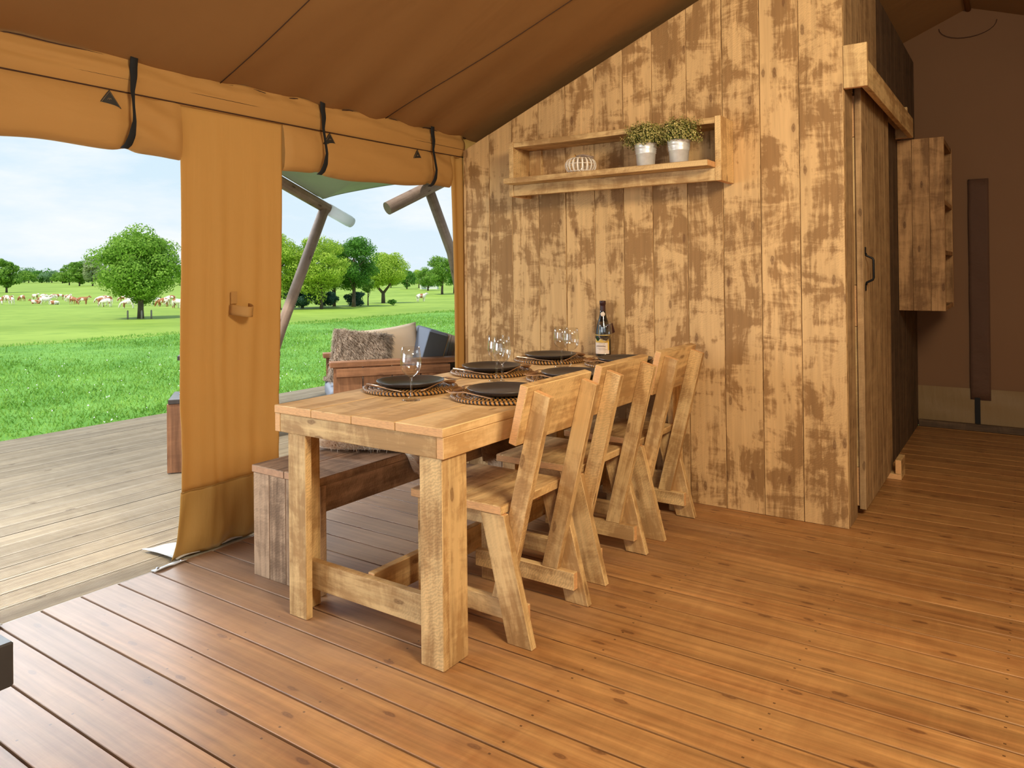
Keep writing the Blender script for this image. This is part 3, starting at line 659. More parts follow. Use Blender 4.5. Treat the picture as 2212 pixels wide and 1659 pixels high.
def tleg(xo, sx, y0, sy):
    lg = empty('leg', (0, 0, 0)); lg.parent = tb
    x1 = xo - sx * 0.095; yb = y0 + sy * 0.0295
    board('leg_board', (min(xo, x1), min(y0, yb), 0), (max(xo, x1), max(y0, yb), 0.6635), 'scaf', lg, 2, 0.0025, rl)
    xi = xo - sx * 0.0295; ye = y0 + sy * 0.125; yb += sy * 0.0004
    board('leg_board', (min(xo, xi), min(yb, ye), 0), (max(xo, xi), max(yb, ye), 0.6635), 'scaf', lg, 2, 0.0025, rl)
tleg(-1.507, 1, 1.799, 1); tleg(-2.239, -1, 1.797, 1); tleg(-1.507, 1, 3.78, -1); tleg(-2.239, -1, 3.78, -1)
board('end_stretcher', (-2.2085, 1.862, 0.083), (-1.5375, 1.892, 0.184), 'scaf', tb, 0, 0.002, rl)
board('end_stretcher', (-2.2085, 3.69, 0.083), (-1.5375, 3.72, 0.184), 'scaf', tb, 0, 0.002, rl)
board('long_stretcher', (-1.93, 1.8925, 0.086), (-1.90, 3.6895, 0.19), 'scaf', tb, 1, 0.002, rl)

# ------------------------------------------------------------------ chairs
CO = Vector((-1.60, 2.265, 0))
def make_chair():
    c = empty('dining_chair', CO)
    for y0 in (2.058, 2.442):        # raking rear legs
        prism('leg', [(-1.447, 0), (-1.349, 0), (-1.457, 0.4245), (-1.556, 0.4245)], 'XZ', y0, y0 + 0.0298, (-0.245, 0, 0.97), 'scaf', c, 0.002, CO)
        board('leg', (-1.842, y0, 0), (-1.775, y0 + 0.0298, 0.4245), 'scaf', c, 2, 0.002, CO)
    for y0 in (2.0885, 2.412):       # uprights of the back on the stretchers
        X = lambda z: -1.535 + 0.251 * (z - 0.114)
        prism('back_upright', [(X(.1255), .1255), (X(.1255) + .068, .1255), (X(.83) + .068, .832), (X(.85), .850)], 'XZ', y0, y0 + 0.0292, (0.243, 0, 0.97), 'scaf', c, 0.002, CO)
        board('stretcher', (-1.85, y0, 0.06), (-1.392, y0 + 0.0292, 0.125), 'scaf', c, 0, 0.002, CO)
        board('seat_bearer', (-1.85, y0, 0.372), (-1.548, y0 + 0.0292, 0.4245), 'scaf', c, 0, 0.002, CO)
    prism('backrest', [(-1.3963, .668), (-1.3463, .868), (-1.3767, .8755), (-1.4267, .6755)], 'XZ', 2.046, 2.487, (0, 1, 0), 'scaf', c, 0.0025, CO)
    board('seat_plank', (-1.874, 2.056, 0.425), (-1.6705, 2.474, 0.455), 'scaf', c, 1, 0.0025, CO)
    board('seat_plank', (-1.6695, 2.056, 0.425), (-1.466, 2.474, 0.455), 'scaf', c, 1, 0.0025, CO)
    # notch the seat-plank overlap: uprights pass behind the seat edge
    return c
ch = make_chair()
tag(ch, 'pale wooden slant-legged dining chair nearest the camera', 'chair', 'dining chairs along the table')
for (dx, dy, lab) in ((-0.03, 0.582, 'middle pale wooden slant-legged dining chair of the row of three'), (-0.028, 1.159, 'pale wooden slant-legged dining chair nearest the plank wall')):
    c2 = copy_tree(ch); c2.location = CO + Vector((dx, dy, 0)); tag(c2, lab, 'chair', 'dining chairs along the table')

# ------------------------------------------------------------------ bench under the table
bn = empty('bench', (-2.46, 2.8, 0)); tag(bn, 'weathered plank bench with slab ends along the left table side', 'bench')
rl = (-2.46, 2.8, 0)
for a, c in ((-2.665, -2.4605), (-2.4595, -2.255)):
    board('seat_plank', (a, 1.952, 0.4255), (c, 3.66, 0.4555), 'bench', bn, 1, 0.0025, rl)
for ya in (1.957, 3.60):
    sl = empty('end_slab'); sl.parent = bn
    for k in range(4): board('slab_board', (-2.661 + 0.1025 * k + .0006, ya, 0), (-2.661 + 0.1025 * (k + 1) - .0006, ya + 0.032, 0.425), 'bench', sl, 2, 0.002, rl)
board('apron', (-2.288, 1.9895, 0.318), (-2.259, 3.599, 0.425), 'bench', bn, 1, 0.002, rl)
board('apron', (-2.657, 1.9895, 0.318), (-2.628, 3.599, 0.425), 'bench', bn, 1, 0.002, rl)

# ------------------------------------------------------------------ fur helper and sheepskins
def strands(P, Nn, length, width, gravity, jit, comb=(0, 0, 0)):
    n_ = len(P)
    d = Nn + RNG.normal(0, jit, (n_, 3)) + np.array(comb); d /= np.linalg.norm(d, axis=1)[:, None]
    ln = length * RNG.uniform(0.6, 1.25, n_)[:, None]
    mid = P + d * ln * 0.55; tip = mid + (d * 0.5 + np.array([0, 0, -gravity]) + np.array(comb) * 0.8) * ln * 0.5
    sd = np.cross(d, RNG.normal(0, 1, (n_, 3))); sd /= np.linalg.norm(sd, axis=1)[:, None]; sd *= width
    V = np.stack([P - sd, P + sd, mid + sd * 0.8, mid - sd * 0.8, tip], 1).reshape(-1, 3)
    b_ = np.arange(n_)[:, None] * 5
    return V, np.concatenate([b_ + np.array([[0, 1, 2]]), b_ + np.array([[0, 2, 3]]), b_ + np.array([[3, 2, 4]])])
def sample_surface(me, n_):
    me.calc_loop_triangles()
    co = np.array([v.co for v in me.vertices]); tri = np.array([t.vertices for t in me.loop_triangles])
    a, b_, c = co[tri[:, 0]], co[tri[:, 1]], co[tri[:, 2]]
    cr_ = np.cross(b_ - a, c - a); ar = np.linalg.norm(cr_, axis=1); pick = RNG.choice(len(tri), n_, p=ar / ar.sum())
    r1 = np.sqrt(RNG.random(n_))[:, None]; r2 = RNG.random(n_)[:, None]
    return (1 - r1) * a[pick] + r1 * (1 - r2) * b_[pick] + r1 * r2 * c[pick], cr_[pick] / ar[pick][:, None]
def sheepskin(name, y0, y1, mat, drop, label, skew=0.0):
    root = empty(name, (-2.40, (y0 + y1) / 2, 0.456)); tag(root, label, 'sheepskin')
    L0 = (y1 - y0) / 2
    def fn(u, v):
        s = u * (0.40 + drop); near = max(0, 1 - v * 1.6)
        yy = (v - 0.5) * 2 * L0 * (0.86 + 0.14 * math.sin(math.pi * min(1, u * 1.2)) + 0.05 * math.sin(9 * u + 5 * v)) + skew * u * near
        if s < 0.385: x = -0.24 + s; z = 0.014 + 0.105 * math.sin(math.pi * v) ** 0.6 * max(0, math.sin(math.pi * min(1, s / 0.36))) ** 0.7
        else:
            t = s - 0.385; x = 0.158 + 0.012 * math.sin(min(1, t / 0.05) * math.pi / 2); z = 0.014 - t
        return (x, yy, z)
    sk = surf('hide', fn, 24, 16, mat, root, 0.006)
    P, Nn = sample_surface(sk.data, 42000)
    flip = np.where((Nn[:, 2] < -0.2) | ((np.abs(Nn[:, 2]) < 0.4) & (Nn[:, 0] < 0)), -1, 1)[:, None]
    V, Fc = strands(P, Nn * flip * 0.8, 0.052, 0.0008, 0.25, 0.26, (0.25, -0.15, 0))
    V[:, 2] = np.where(V[:, 0] < 0.15, np.maximum(V[:, 2], 0.003), V[:, 2])
    mesh_np('fleece', V, Fc, mat, root, 'stuff')
sheepskin('sheepskin_rug', 2.24, 2.82, 'furcream', 0.09, 'cream sheepskin lying on the near part of the bench', 0.20)
sheepskin('sheepskin_rug', 2.90, 3.44, 'furbrown', 0.15, 'tan sheepskin hanging over the bench edge nearer the wall', 0.05)

# ------------------------------------------------------------------ place settings
def mat_mesh():
    bm = bmesh.new(); ul = bm.loops.layers.uv.new('uv')
    r = 0.012
    while r < 0.19:
        last = r > 0.175; ring_dir = 1 if int(r / 0.0192) % 2 else -1
        rr = 0.0075 if not last else 0.0085; seg, sub = 72, 8
        Rg = r if not last else 0.1865
        rings = [[bm.verts.new(((Rg + rr * 1.35 * math.cos(2 * math.pi * k / sub)) * math.cos(2 * math.pi * s / seg), (Rg + rr * 1.35 * math.cos(2 * math.pi * k / sub)) * math.sin(2 * math.pi * s / seg), rr * 0.95 + rr * 0.9 * math.sin(2 * math.pi * k / sub))) for k in range(sub)] for s in range(seg)]
        cnt = max(6, round(2 * math.pi * Rg * 62)) / 62.0
        for s in range(seg):
            for k in range(sub):
                f = bm.faces.new((rings[s][k], rings[(s + 1) % seg][k], rings[(s + 1) % seg][(k + 1) % sub], rings[s][(k + 1) % sub])); f.smooth = True
                for lp, (a, c) in zip(f.loops, ((s, k), (s + 1, k), (s + 1, k + 1), (s, k + 1))): lp[ul].uv = (a / seg * cnt, c / sub * ring_dir)
        r += 0.0192
    bmesh.ops.recalc_face_normals(bm, faces=list(bm.faces))
    me = bpy.data.meshes.new('placemat'); bm.to_mesh(me); bm.free(); me.materials.append(M['rattan']); return me
MM = mat_mesh()
def plate_mesh():
    o = lathe('plate', [(0, 0.004), (0.075, 0.004), (0.095, 0.006), (0.125, 0.0155), (0.1385, 0.0245), (0.1405, 0.0245), (0.1395, 0.021), (0.124, 0.010), (0.092, 0.0), (0.0, 0.0)], 'plate', None, 64)
    me = o.data; bpy.data.objects.remove(o); return me
PM = plate_mesh()
def ribbon(name, secs, mat, bmode=False):
    """secs: list of (x, z, halfwidth, thickness) along local x -> closed solid strip"""
    bm = bmesh.new(); rings = []
    for (x, z, hw, th) in secs:
        rings.append([bm.verts.new(p) for p in ((x, -hw, z), (x, -hw * .5, z - th * .5), (x, hw * .5, z - th * .5), (x, hw, z), (x, hw * .5, z + th), (x, -hw * .5, z + th))])
    for a, c in zip(rings, rings[1:]):
        for k in range(6): bm.faces.new((a[k], a[(k + 1) % 6], c[(k + 1) % 6], c[k])).smooth = True
    bm.faces.new(rings[0]); bm.faces.new(list(reversed(rings[-1])))
    bmesh.ops.recalc_face_normals(bm, faces=list(bm.faces))
    me = bpy.data.meshes.new(name); bm.to_mesh(me); bm.free(); me.materials.append(M[mat]); return me
def spoon_mesh():
    bm = bmesh.new()
    hw = [(-0.10, 0.005, .0045), (-0.06, 0.008, .0040), (-0.01, 0.016, .0030), (0.03, 0.019, .0032), (0.045, 0.017, .004)]
    rings = []
    for (x, z, w) in hw: rings.append([bm.verts.new(p) for p in ((x, -w, z), (x, w, z), (x, w, z - .002), (x, -w, z - .002))])
    for a, c in zip(rings, rings[1:]):
        for k in range(4): bm.faces.new((a[k], a[(k + 1) % 4], c[(k + 1) % 4], c[k])).smooth = True
    bm.faces.new(rings[0])
    top = []; bot = []
    N_ = 10
    for i in range(N_ + 1):
        t = i / N_; x = 0.045 + 0.058 * t; w = 0.0185 * math.sin(math.pi * (0.12 + 0.88 * t)) ** 0.7 if t < 1 else 0.0
        w = max(w, 0.0006); zr = 0.017 - 0.004 * t; dp = 0.0105 * math.sin(math.pi * min(1, 0.1 + t * 0.9))
        top.append([bm.verts.new((x, w * s, zr - dp * (1 - s * s))) for s in (-1, -.6, -.2, .2, .6, 1)])
        bot.append([bm.verts.new((x, w * s * 0.99, zr - dp * (1 - s * s) - 0.0016)) for s in (-1, -.6, -.2, .2, .6, 1)])
    for i in range(N_):
        for k in range(5):
            bm.faces.new((top[i][k], top[i + 1][k], top[i + 1][k + 1], top[i][k + 1])).smooth = True
            bm.faces.new((bot[i][k + 1], bot[i + 1][k + 1], bot[i + 1][k], bot[i][k])).smooth = True
        for k, s in ((0, 1), (5, -1)):
            bm.faces.new((top[i][k], bot[i][k], bot[i + 1][k], top[i + 1][k]) if s > 0 else (top[i][k], top[i + 1][k], bot[i + 1][k], bot[i][k]))
    bmesh.ops.recalc_face_normals(bm, faces=list(bm.faces))
    me = bpy.data.meshes.new('spoon'); bm.to_mesh(me); bm.free(); me.materials.append(M['bronze']); return me
SPM = spoon_mesh()
KNM = ribbon('knife', [(-0.150, .004, .0062, .006), (-0.05, .004, .0068, .0065), (-0.02, .004, .0060, .005), (0.0, .003, .0095, .0026), (0.09, .003, .0095, .002), (0.120, .003, .002, .001)], 'bronze')
def fork_mesh():
    bm = bmesh.new()
    def strip(secs):
        rings = [[bm.verts.new(p) for p in ((x, y - w * 1.3, z), (x, y + w * 1.3, z), (x, y + w * 1.3, z - .003), (x, y - w * 1.3, z - .003))] for (x, y, z, w) in secs]
        for a, c in zip(rings, rings[1:]):
            for k in range(4): bm.faces.new((a[k], a[(k + 1) % 4], c[(k + 1) % 4], c[k]))
        bm.faces.new(rings[0]); bm.faces.new(list(reversed(rings[-1])))
    strip([(-0.10, 0, .006, .0045), (-0.03, 0, .014, .0032), (0.02, 0, .020, .003), (0.04, 0, .018, .009), (0.052, 0, .016, .0112)])
    for yy in (-.0092, -.0031, .0031, .0092): strip([(0.0521, yy, .016, .0019), (0.08, yy, .0155, .0016), (0.10, yy * .9, .020, .0008)])
    bmesh.ops.recalc_face_normals(bm, faces=list(bm.faces))
    me = bpy.data.meshes.new('fork'); bm.to_mesh(me); bm.free(); me.materials.append(M['bronze']); return me
FKM = fork_mesh()
TZ = 0.7622
settings = [(-2.114, 2.326, 0, 'nearest setting on the bench side', 'front left'), (-2.112, 2.896, 0, 'middle setting on the bench side', 'middle left'), (-2.124, 3.456, 0, 'setting on the bench side by the wall', 'back left'),
            (-1.676, 2.360, math.pi, 'nearest setting on the chair side', 'front right'), (-1.676, 2.894, math.pi, 'middle setting on the chair side', 'middle right'), (-1.700, 3.474, math.pi, 'setting on the chair side by the wall', 'back right')]
for i, (x, y, a, where, pos) in enumerate(settings):
    o = link('placemat', MM, None, (x, y, TZ), (0, 0, a + random.uniform(-.3, .3))); tag(o, f'round woven rattan placemat, {where}', 'placemat', 'rattan placemats on the table')
    px, py = (x + 0.0, y + 0.0) if i < 3 else (x + 0.012, y)
    o = link('plate', PM, None, (px, py, TZ + 0.0155), (0, 0, 0)); tag(o, f'matt black dinner plate, {where}', 'plate', 'black plates on the table')
    ca, sa = math.cos(a), math.sin(a)
    def at(dx, dy): return (x + dx * ca - dy * sa, y + dx * sa + dy * ca)
    p = at(0.0, -0.134); o = link('knife', KNM, None, (*p, TZ + 0.0165), (0, 0, a - 0.19)); tag(o, f'bronze table knife, {where}', 'knife', 'bronze knives')
    p = at(0.146, 0.008); o = link('spoon', SPM, None, (*p, TZ + 0.0168), (0, 0, a + math.pi / 2 + 0.06)); o.scale = (1.12, 1.3, 1.2); tag(o, f'bronze spoon, {where}', 'spoon', 'bronze spoons')
    p = at(0.040, 0.150); o = link('fork', FKM, None, (*p, TZ + 0.0165), (0, 0, a + 0.06)); tag(o, f'bronze fork, {where}', 'fork', 'bronze forks')

# wine glasses
def glass_mesh():
    outer = [(0.0, 0.0), (0.036, 0.0), (0.0365, 0.0015), (0.028, 0.0045), (0.012, 0.0085), (0.006, 0.0145), (0.0042, 0.03), (0.0040, 0.07), (0.0048, 0.084), (0.010, 0.0905), (0.0225, 0.099), (0.0335, 0.112), (0.0392, 0.130), (0.0398, 0.146), (0.0375, 0.170), (0.0333, 0.202)]
    inner = [(0.0323, 0.202), (0.0366, 0.170), (0.0388, 0.146), (0.0382, 0.130), (0.0325, 0.1135), (0.0215, 0.1008), (0.009, 0.0945), (0.0, 0.093)]
    o = lathe('wine_glass', outer + inner, 'glass', None, 48); me = o.data; bpy.data.objects.remove(o); return me
GM = glass_mesh()
for (x, y, lab) in ((-1.933, 2.130, 'empty wine glass standing alone before the nearest left plate'), (-1.944, 2.704, 'rear left wine glass of the pair in the table middle'), (-1.880, 2.657, 'front right wine glass of the pair in the table middle'),
                    (-1.947, 3.274, 'left wine glass of the pair near the wall end'), (-1.860, 3.223, 'right wine glass of the pair near the wall end'), (-1.918, 3.700, 'wine glass standing beside the wine bottle')):
    o = link('wine_glass', GM, None, (x, y, TZ), (0, 0, random.random())); tag(o, lab, 'wine glass', 'empty wine glasses')

# wine bottle
bt = empty('wine_bottle', (-1.958, 3.752, TZ)); tag(bt, 'dark red-wine bottle with a cream and gold label', 'bottle')
lathe('glass_body', [(0, 0.004), (0.030, 0.0), (0.041, 0.002), (0.0435, 0.008), (0.0435, 0.125), (0.042, 0.145), (0.036, 0.175), (0.026, 0.208), (0.0195, 0.232), (0.0165, 0.25), (0.0155, 0.27), (0.0, 0.27)], 'bottle', bt, 40)
lathe('capsule', [(0.0162, 0.248), (0.0160, 0.285), (0.0158, 0.292), (0.0178, 0.2925), (0.0182, 0.311), (0.017, 0.3145), (0.0, 0.315)], 'cork', bt, 32)
camang = math.atan2(0 - 3.752, 0 + 1.958)
def wrap(name, r, z0, z1, a0, a1, mat, parent, topfn=None, nu=28):
    return surf(name, lambda u, v: (r * math.cos(camang + a0 + (a1 - a0) * u), r * math.sin(camang + a0 + (a1 - a0) * u), z0 + ((z1 + (topfn(u) if topfn else 0)) - z0) * v), nu, 6, mat, parent)
lbl = wrap('front_label', 0.0441, 0.020, 0.098, -1.25, 0.85, 'labelw', bt, lambda u: 0.006 * math.cos(u * 2 * math.pi * 2) + 0.003 * math.sin(u * 20))
wrap('gold_border', 0.0444, 0.083, 0.097, -1.15, 0.75, 'labely', lbl, lambda u: 0.006 * math.cos(u * 2 * math.pi * 2))
wrap('gold_border', 0.0444, 0.040, 0.092, 0.62, 0.84, 'labely', lbl, lambda u: 0.003 * math.sin(u * 9))
for k, (zz, a0, a1, hh) in enumerate(((0.067, -0.80, 0.10, .0016), (0.0605, -1.0, 0.30, .0036), (0.051, -0.85, 0.2, .0012), (0.043, -0.6, 0.5, .0014))):
    wrap('print_line', 0.0445, zz, zz + hh, a0, a1, 'ink', lbl)
bd = wrap('neck_band', 0.0439, 0.122, 0.1265, -1.5, 1.2, 'labely', bt)
nl = lathe('neck_seal', [(0.0, 0.0012), (0.0125, 0.0012), (0.0130, 0.0), (0.0, 0.0)], 'labelw', bt, 20, (0.0182 * math.cos(camang) , 0.0182 * math.sin(camang), 0.240)); nl.rotation_euler = (0, math.pi / 2 - 0.12, camang)
lathe('embossed_ring', [(0.012, 0.0), (0.0135, 0.0012), (0.015, 0.0)], 'bottle', bt, 24, (0.0385 * math.cos(camang - 0.25), 0.0385 * math.sin(camang - 0.25), 0.168)).rotation_euler = (0, math.pi / 2 - 0.3, camang - 0.25)
tg = board('hanging_tag', (0, 0, 0), (0.002, 0.040, 0.060), 'cork', bt, 2, 0.0004); tg.location = (0.047 * math.cos(camang + 1.15), 0.047 * math.sin(camang + 1.15), 0.157); tg.rotation_euler = (0.42, 0.25, camang + 0.55)

# ------------------------------------------------------------------ wall shelf
sh = empty('wall_shelf', (-1.87, 3.74, 1.69)); tag(sh, 'wooden box shelf hung on the plank wall', 'shelf')
rl = (-1.87, 3.74, 1.69)
board('side_board', (-1.266, 3.645, 1.690), (-1.235, 3.843, 2.013), 'scaf', sh, 2, 0.0018, rl)
board('side_board', (-2.515, 3.645, 1.690), (-2.484, 3.843, 2.013), 'scaf', sh, 2, 0.0018, rl)
board('top_board', (-2.4835, 3.648, 1.978), (-1.2665, 3.843, 2.008), 'scaf', sh, 0, 0.0018, rl)
board('shelf_plank', (-2.4835, 3.540, 1.755), (-1.2665, 3.843, 1.785), 'scaf', sh, 0, 0.002, rl)
board('front_lip', (-2.4835, 3.647, 1.691), (-1.2665, 3.677, 1.7545), 'scaf', sh, 0, 0.0018, rl)
for a, c in ((-2.483, -2.40), (-1.35, -1.267)): board('cleat', (a, 3.820, 1.786), (c, 3.843, 1.977), 'scaf', sh, 2, 0.0015, rl)

def pot_plant(x, y, label, seed):
    rt = empty('potted_plant', (x, y, 1.7852)); tag(rt, label, 'plant', 'zinc pots on the wall shelf')
    pot = lathe('pot', [(0.0, 0.002), (0.044, 0.0), (0.046, 0.002), (0.0505, 0.064), (0.0545, 0.068), (0.0515, 0.072), (0.0555, 0.077), (0.0525, 0.082), (0.0565, 0.087), (0.0550, 0.091), (0.058, 0.114), (0.0602, 0.1155), (0.0602, 0.1175), (0.057, 0.117), (0.053, 0.09), (0.044, 0.006), (0, 0.006)], 'zinc', rt, 40)
    lathe('soil', [(0.0, 0.104), (0.054, 0.104)], 'soil', rt, 20)
    rg = np.random.default_rng(seed)
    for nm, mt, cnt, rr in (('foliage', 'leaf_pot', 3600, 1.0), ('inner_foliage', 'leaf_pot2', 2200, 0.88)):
        d = rg.normal(0, 1, (cnt, 3)); d /= np.linalg.norm(d, axis=1)[:, None]; d[:, 2] = np.where(d[:, 2] < -0.45, -d[:, 2], d[:, 2])
        lump = 1 + 0.16 * np.sin(d[:, 0] * 7 + seed) * np.sin(d[:, 2] * 6 + 1) + 0.10 * np.sin(d[:, 1] * 11) + 0.13 * np.sin(d[:, 0] * 21 + d[:, 1] * 17) * np.sin(d[:, 2] * 19 + seed)
        q = rg.uniform(0.60, 1.10, cnt)[:, None] * lump[:, None]
        c = d * np.array([0.112, 0.085, 0.084]) * rr * q + np.array([0, -0.008, 0.142])
        s = rg.uniform(0.0026, 0.0050, cnt)[:, None]
        a = np.cross(d, rg.normal(0, 1, (cnt, 3))); a /= np.linalg.norm(a, axis=1)[:, None]; b_ = np.cross(a, d + rg.normal(0, .6, (cnt, 3))); b_ /= np.linalg.norm(b_, axis=1)[:, None]
        V = np.stack([c - a * s * 1.3, c - b_ * s * .7, c + a * s * 1.3, c + b_ * s * .7], 1).reshape(-1, 3)
        V[:, 1] = np.where(V[:, 2] > 0.180, np.minimum(V[:, 1], 0.030), V[:, 1])
        mesh_np(nm, V, np.arange(cnt * 4).reshape(-1, 4), mt, rt, 'stuff')
    bm = bmesh.new()
    for k in range(26):
        t = rg.uniform(0, 2 * math.pi); r1 = rg.uniform(0.03, 0.10)
        tube_mesh(bm, [(0.02 * math.cos(t), 0.02 * math.sin(t), 0.10), (r1 * .6 * math.cos(t), r1 * .6 * math.sin(t) * .8, 0.15), (r1 * math.cos(t), r1 * math.sin(t) * .75, rg.uniform(0.15, 0.21))], 0.0012, 4)
    finish(bm, 'stems', ('leaf_pot2',), rt, kind='stuff')
pot_plant(-1.620, 3.606, 'left leafy box plant in a ribbed zinc pot', 3)
pot_plant(-1.440, 3.610, 'right leafy box plant in a ribbed zinc pot, by the shelf end', 5)

# pumpkin-shaped cane lantern
ln = empty('cane_lantern', (-2.035, 3.655, 1.7852)); tag(ln, 'round white cane lantern with a glass cup on the shelf', 'lantern')
def rib_mesh():
    bm = bmesh.new(); rows = []
    for i in range(15):
        t = -math.pi / 2 + math.pi * i / 14
        r = 0.026 + 0.062 * math.cos(t) ** 0.75 if abs(math.cos(t)) > 1e-6 else 0.026; z = 0.047 + 0.045 * math.sin(t)
        rows.append([bm.verts.new(p) for p in ((r, -0.0042, z), (r, 0.0042, z), (r - 0.0025, 0.0042, z), (r - 0.0025, -0.0042, z))])
    for a, c in zip(rows, rows[1:]):
        for k in range(4): bm.faces.new((a[k], a[(k + 1) % 4], c[(k + 1) % 4], c[k]))
    bm.faces.new(rows[0]); bm.faces.new(list(reversed(rows[-1]))); bmesh.ops.recalc_face_normals(bm, faces=list(bm.faces))
    me = bpy.data.meshes.new('rib'); bm.to_mesh(me); bm.free(); me.materials.append(M['whitecane']); return me
RM = rib_mesh()
for k in range(20): link('rib', RM, ln, (0, 0, 0), (0, 0, 2 * math.pi * k / 20))
for zz, r in ((0.014, 0.073), (0.053, 0.0835), (0.088, 0.044), (0.003, 0.034)):
    tube('hoop', [(r * math.cos(t), r * math.sin(t), zz) for t in np.linspace(0, 2 * math.pi, 33)], 0.0018, 'whitecane', ln, 6)
lathe('glass_cup', [(0, 0.004), (0.026, 0.004), (0.028, 0.008), (0.028, 0.078), (0.0268, 0.078), (0.0268, 0.0085), (0, 0.007)], 'glass', ln, 24)
tube('ring', [(-0.022, -0.020 + 0.0075 * math.sin(t), 0.1005 + 0.0075 * math.cos(t)) for t in np.linspace(0, 2 * math.pi, 17)], 0.0018, 'brass', ln, 6)
tube('handle', [(-0.016, -0.018, 0.098), (0.0, -0.02, 0.101), (0.03, -0.024, 0.102), (0.06, -0.020, 0.094), (0.082, -0.004, 0.084), (0.070, 0.015, 0.092), (0.03, 0.02, 0.102), (-0.005, 0.014, 0.099)], 0.0045, 'greystrap', ln, 8)

# ------------------------------------------------------------------ low dark table at the left edge of the picture
ct = empty('low_table', (-2.2, 0.55, 0)); tag(ct, 'dark grey low table corner at the left picture edge', 'table')
rl = (-2.2, 0.55, 0)
board('top', (-2.55, 0.20, 0.352), (-1.838, 0.733, 0.45), 'darkbox', ct, 0, 0.004, rl)
for xx in (-2.52, -1.93):
    for yy in (0.23, 0.64): board('leg', (xx, yy, 0), (xx + 0.06, yy + 0.06, 0.3515), 'darkbox', ct, 2, 0.002, rl)

# ------------------------------------------------------------------ armchair on the deck
SA = Vector((-4.135, 3.714, 0.0)); sofa = empty('garden_armchair', SA, math.atan2(0.795, 0.606)); tag(sofa, 'red-brown wooden garden armchair out on the deck', 'armchair')
# local x runs from front to back along the arm, local y from the near arm to the far arm
def SB(name, lo, hi, mat='red', axis=None, parent=None): return board(name, lo, hi, mat, parent or sofa, axis, 0.003)
for yy in (0.0, 0.655):
    SB('arm_cap', (-0.012, yy - 0.004, 0.562), (0.96, yy + 0.100, 0.600))
    pnl = empty('arm_panel'); pnl.parent = sofa
    yo = yy + 0.012 if yy == 0 else yy + 0.03
    for k in range(4): board('panel_board', (0.012 + 0.215 * k, yo, 0.03), (0.012 + 0.215 * k + 0.207, yo + 0.028, 0.560), 'red', pnl, 2, 0.003)
    ys = yo - 0.022 if yy == 0 else yo + 0.029
    board('panel_rail', (0.03, ys, 0.492), (0.875, ys + 0.021, 0.552), 'red', pnl, 0, 0.002)
    for xx in (0.012, 0.80): SB('leg', (xx, yo + 0.029 if yy == 0 else yo - 0.056, 0), (xx + 0.06, yo + 0.084 if yy == 0 else yo - 0.001, 0.25), axis=2)
for k in range(5): SB('seat_slat', (0.03 + 0.16 * k, 0.07, 0.252), (0.03 + 0.16 * k + 0.14, 0.675, 0.276), axis=1)
bk = empty('back_panel'); bk.parent = sofa; bk.location = (0.86, 0, 0.25); bk.rotation_euler = (0, math.radians(14), 0)
for k in range(4): board('back_board', (0.0, 0.055 + 0.16 * k, 0.0), (0.028, 0.205 + 0.16 * k, 0.50), 'red', bk, 2, 0.003)
def cushion(name, size, mat, parent, loc, rot, puff=0.35, seg=14):
    def shell(sg):
        def fn(u, v):
            a, c = 2 * u - 1, 2 * v - 1
            e = (1 - abs(a) ** 3.2) * (1 - abs(c) ** 3.2)
            pin = 1 - 0.06 * (1 - abs(a)) ** 1 * abs(c) ** 6 - 0.0
            return Vector((a * size[0] / 2 * (1 - 0.05 * (1 - c * c)) * 1, c * size[1] / 2 * (1 - 0.05 * (1 - a * a)), sg * size[2] / 2 * max(0.0, e) ** 0.42))
        return fn
    bm = bmesh.new(); g = {}
    for sg in (1, -1):
        f = shell(sg)
        for i in range(seg + 1):
            for j in range(seg + 1):
                ed = i in (0, seg) or j in (0, seg); k = (i, j, 0 if ed else sg)
                if k not in g: g[k] = bm.verts.new(f(i / seg, j / seg))
        K = lambda i, j: g[(i, j, 0 if (i in (0, seg) or j in (0, seg)) else sg)]
        for i in range(seg):
            for j in range(seg):
                q = [K(i, j), K(i + 1, j), K(i + 1, j + 1), K(i, j + 1)]
                bm.faces.new(q if sg > 0 else q[::-1])
    bmesh.ops.recalc_face_normals(bm, faces=list(bm.faces))
    return finish(bm, name, (mat,), parent, loc, rot, smooth=True)
def pad(name, lo, hi, mat, parent, r=0.025):
    lo, hi = Vector(lo), Vector(hi); d = hi - lo
    bm = bmesh.new(); bmesh.ops.create_cube(bm, size=1.0)
    for v in bm.verts: v.co = Vector((v.co.x * d.x, v.co.y * d.y, v.co.z * d.z))
    bmesh.ops.bevel(bm, geom=list(bm.edges), offset=r, segments=3, affect='EDGES', profile=0.5)
    return finish(bm, name, (mat,), parent, (lo + hi) / 2, smooth=True)
def on_sofa(p):
    return sofa.matrix_basis @ Vector(p)
bpy.context.view_layer.update()
RZ = math.atan2(0.795, 0.606)
sc_ = empty('seat_cushion', on_sofa((0, 0, 0.0)), RZ); tag(sc_, 'flat grey seat cushion on the garden armchair', 'cushion')
pad('cover', (-0.005, 0.072, 0.278), (0.80, 0.668, 0.385), 'cushion', sc_)
bc = empty('back_cushion', on_sofa((0.62, 0, 0.40)), RZ); bc.rotation_euler = (0, math.radians(17), RZ); tag(bc, 'thick grey back cushion leaning in the garden armchair', 'cushion')
pad('cover', (0.0, 0.105, 0.0), (0.16, 0.645, 0.43), 'cushion', bc, 0.02)
pad('side_gusset', (0.004, 0.098, 0.02), (0.156, 0.112, 0.41), 'cushion2', bc, 0.004)
tube('piping', [(0.158, 0.104, 0.02), (0.158, 0.104, 0.42)], 0.004, 'thread', bc, 6)
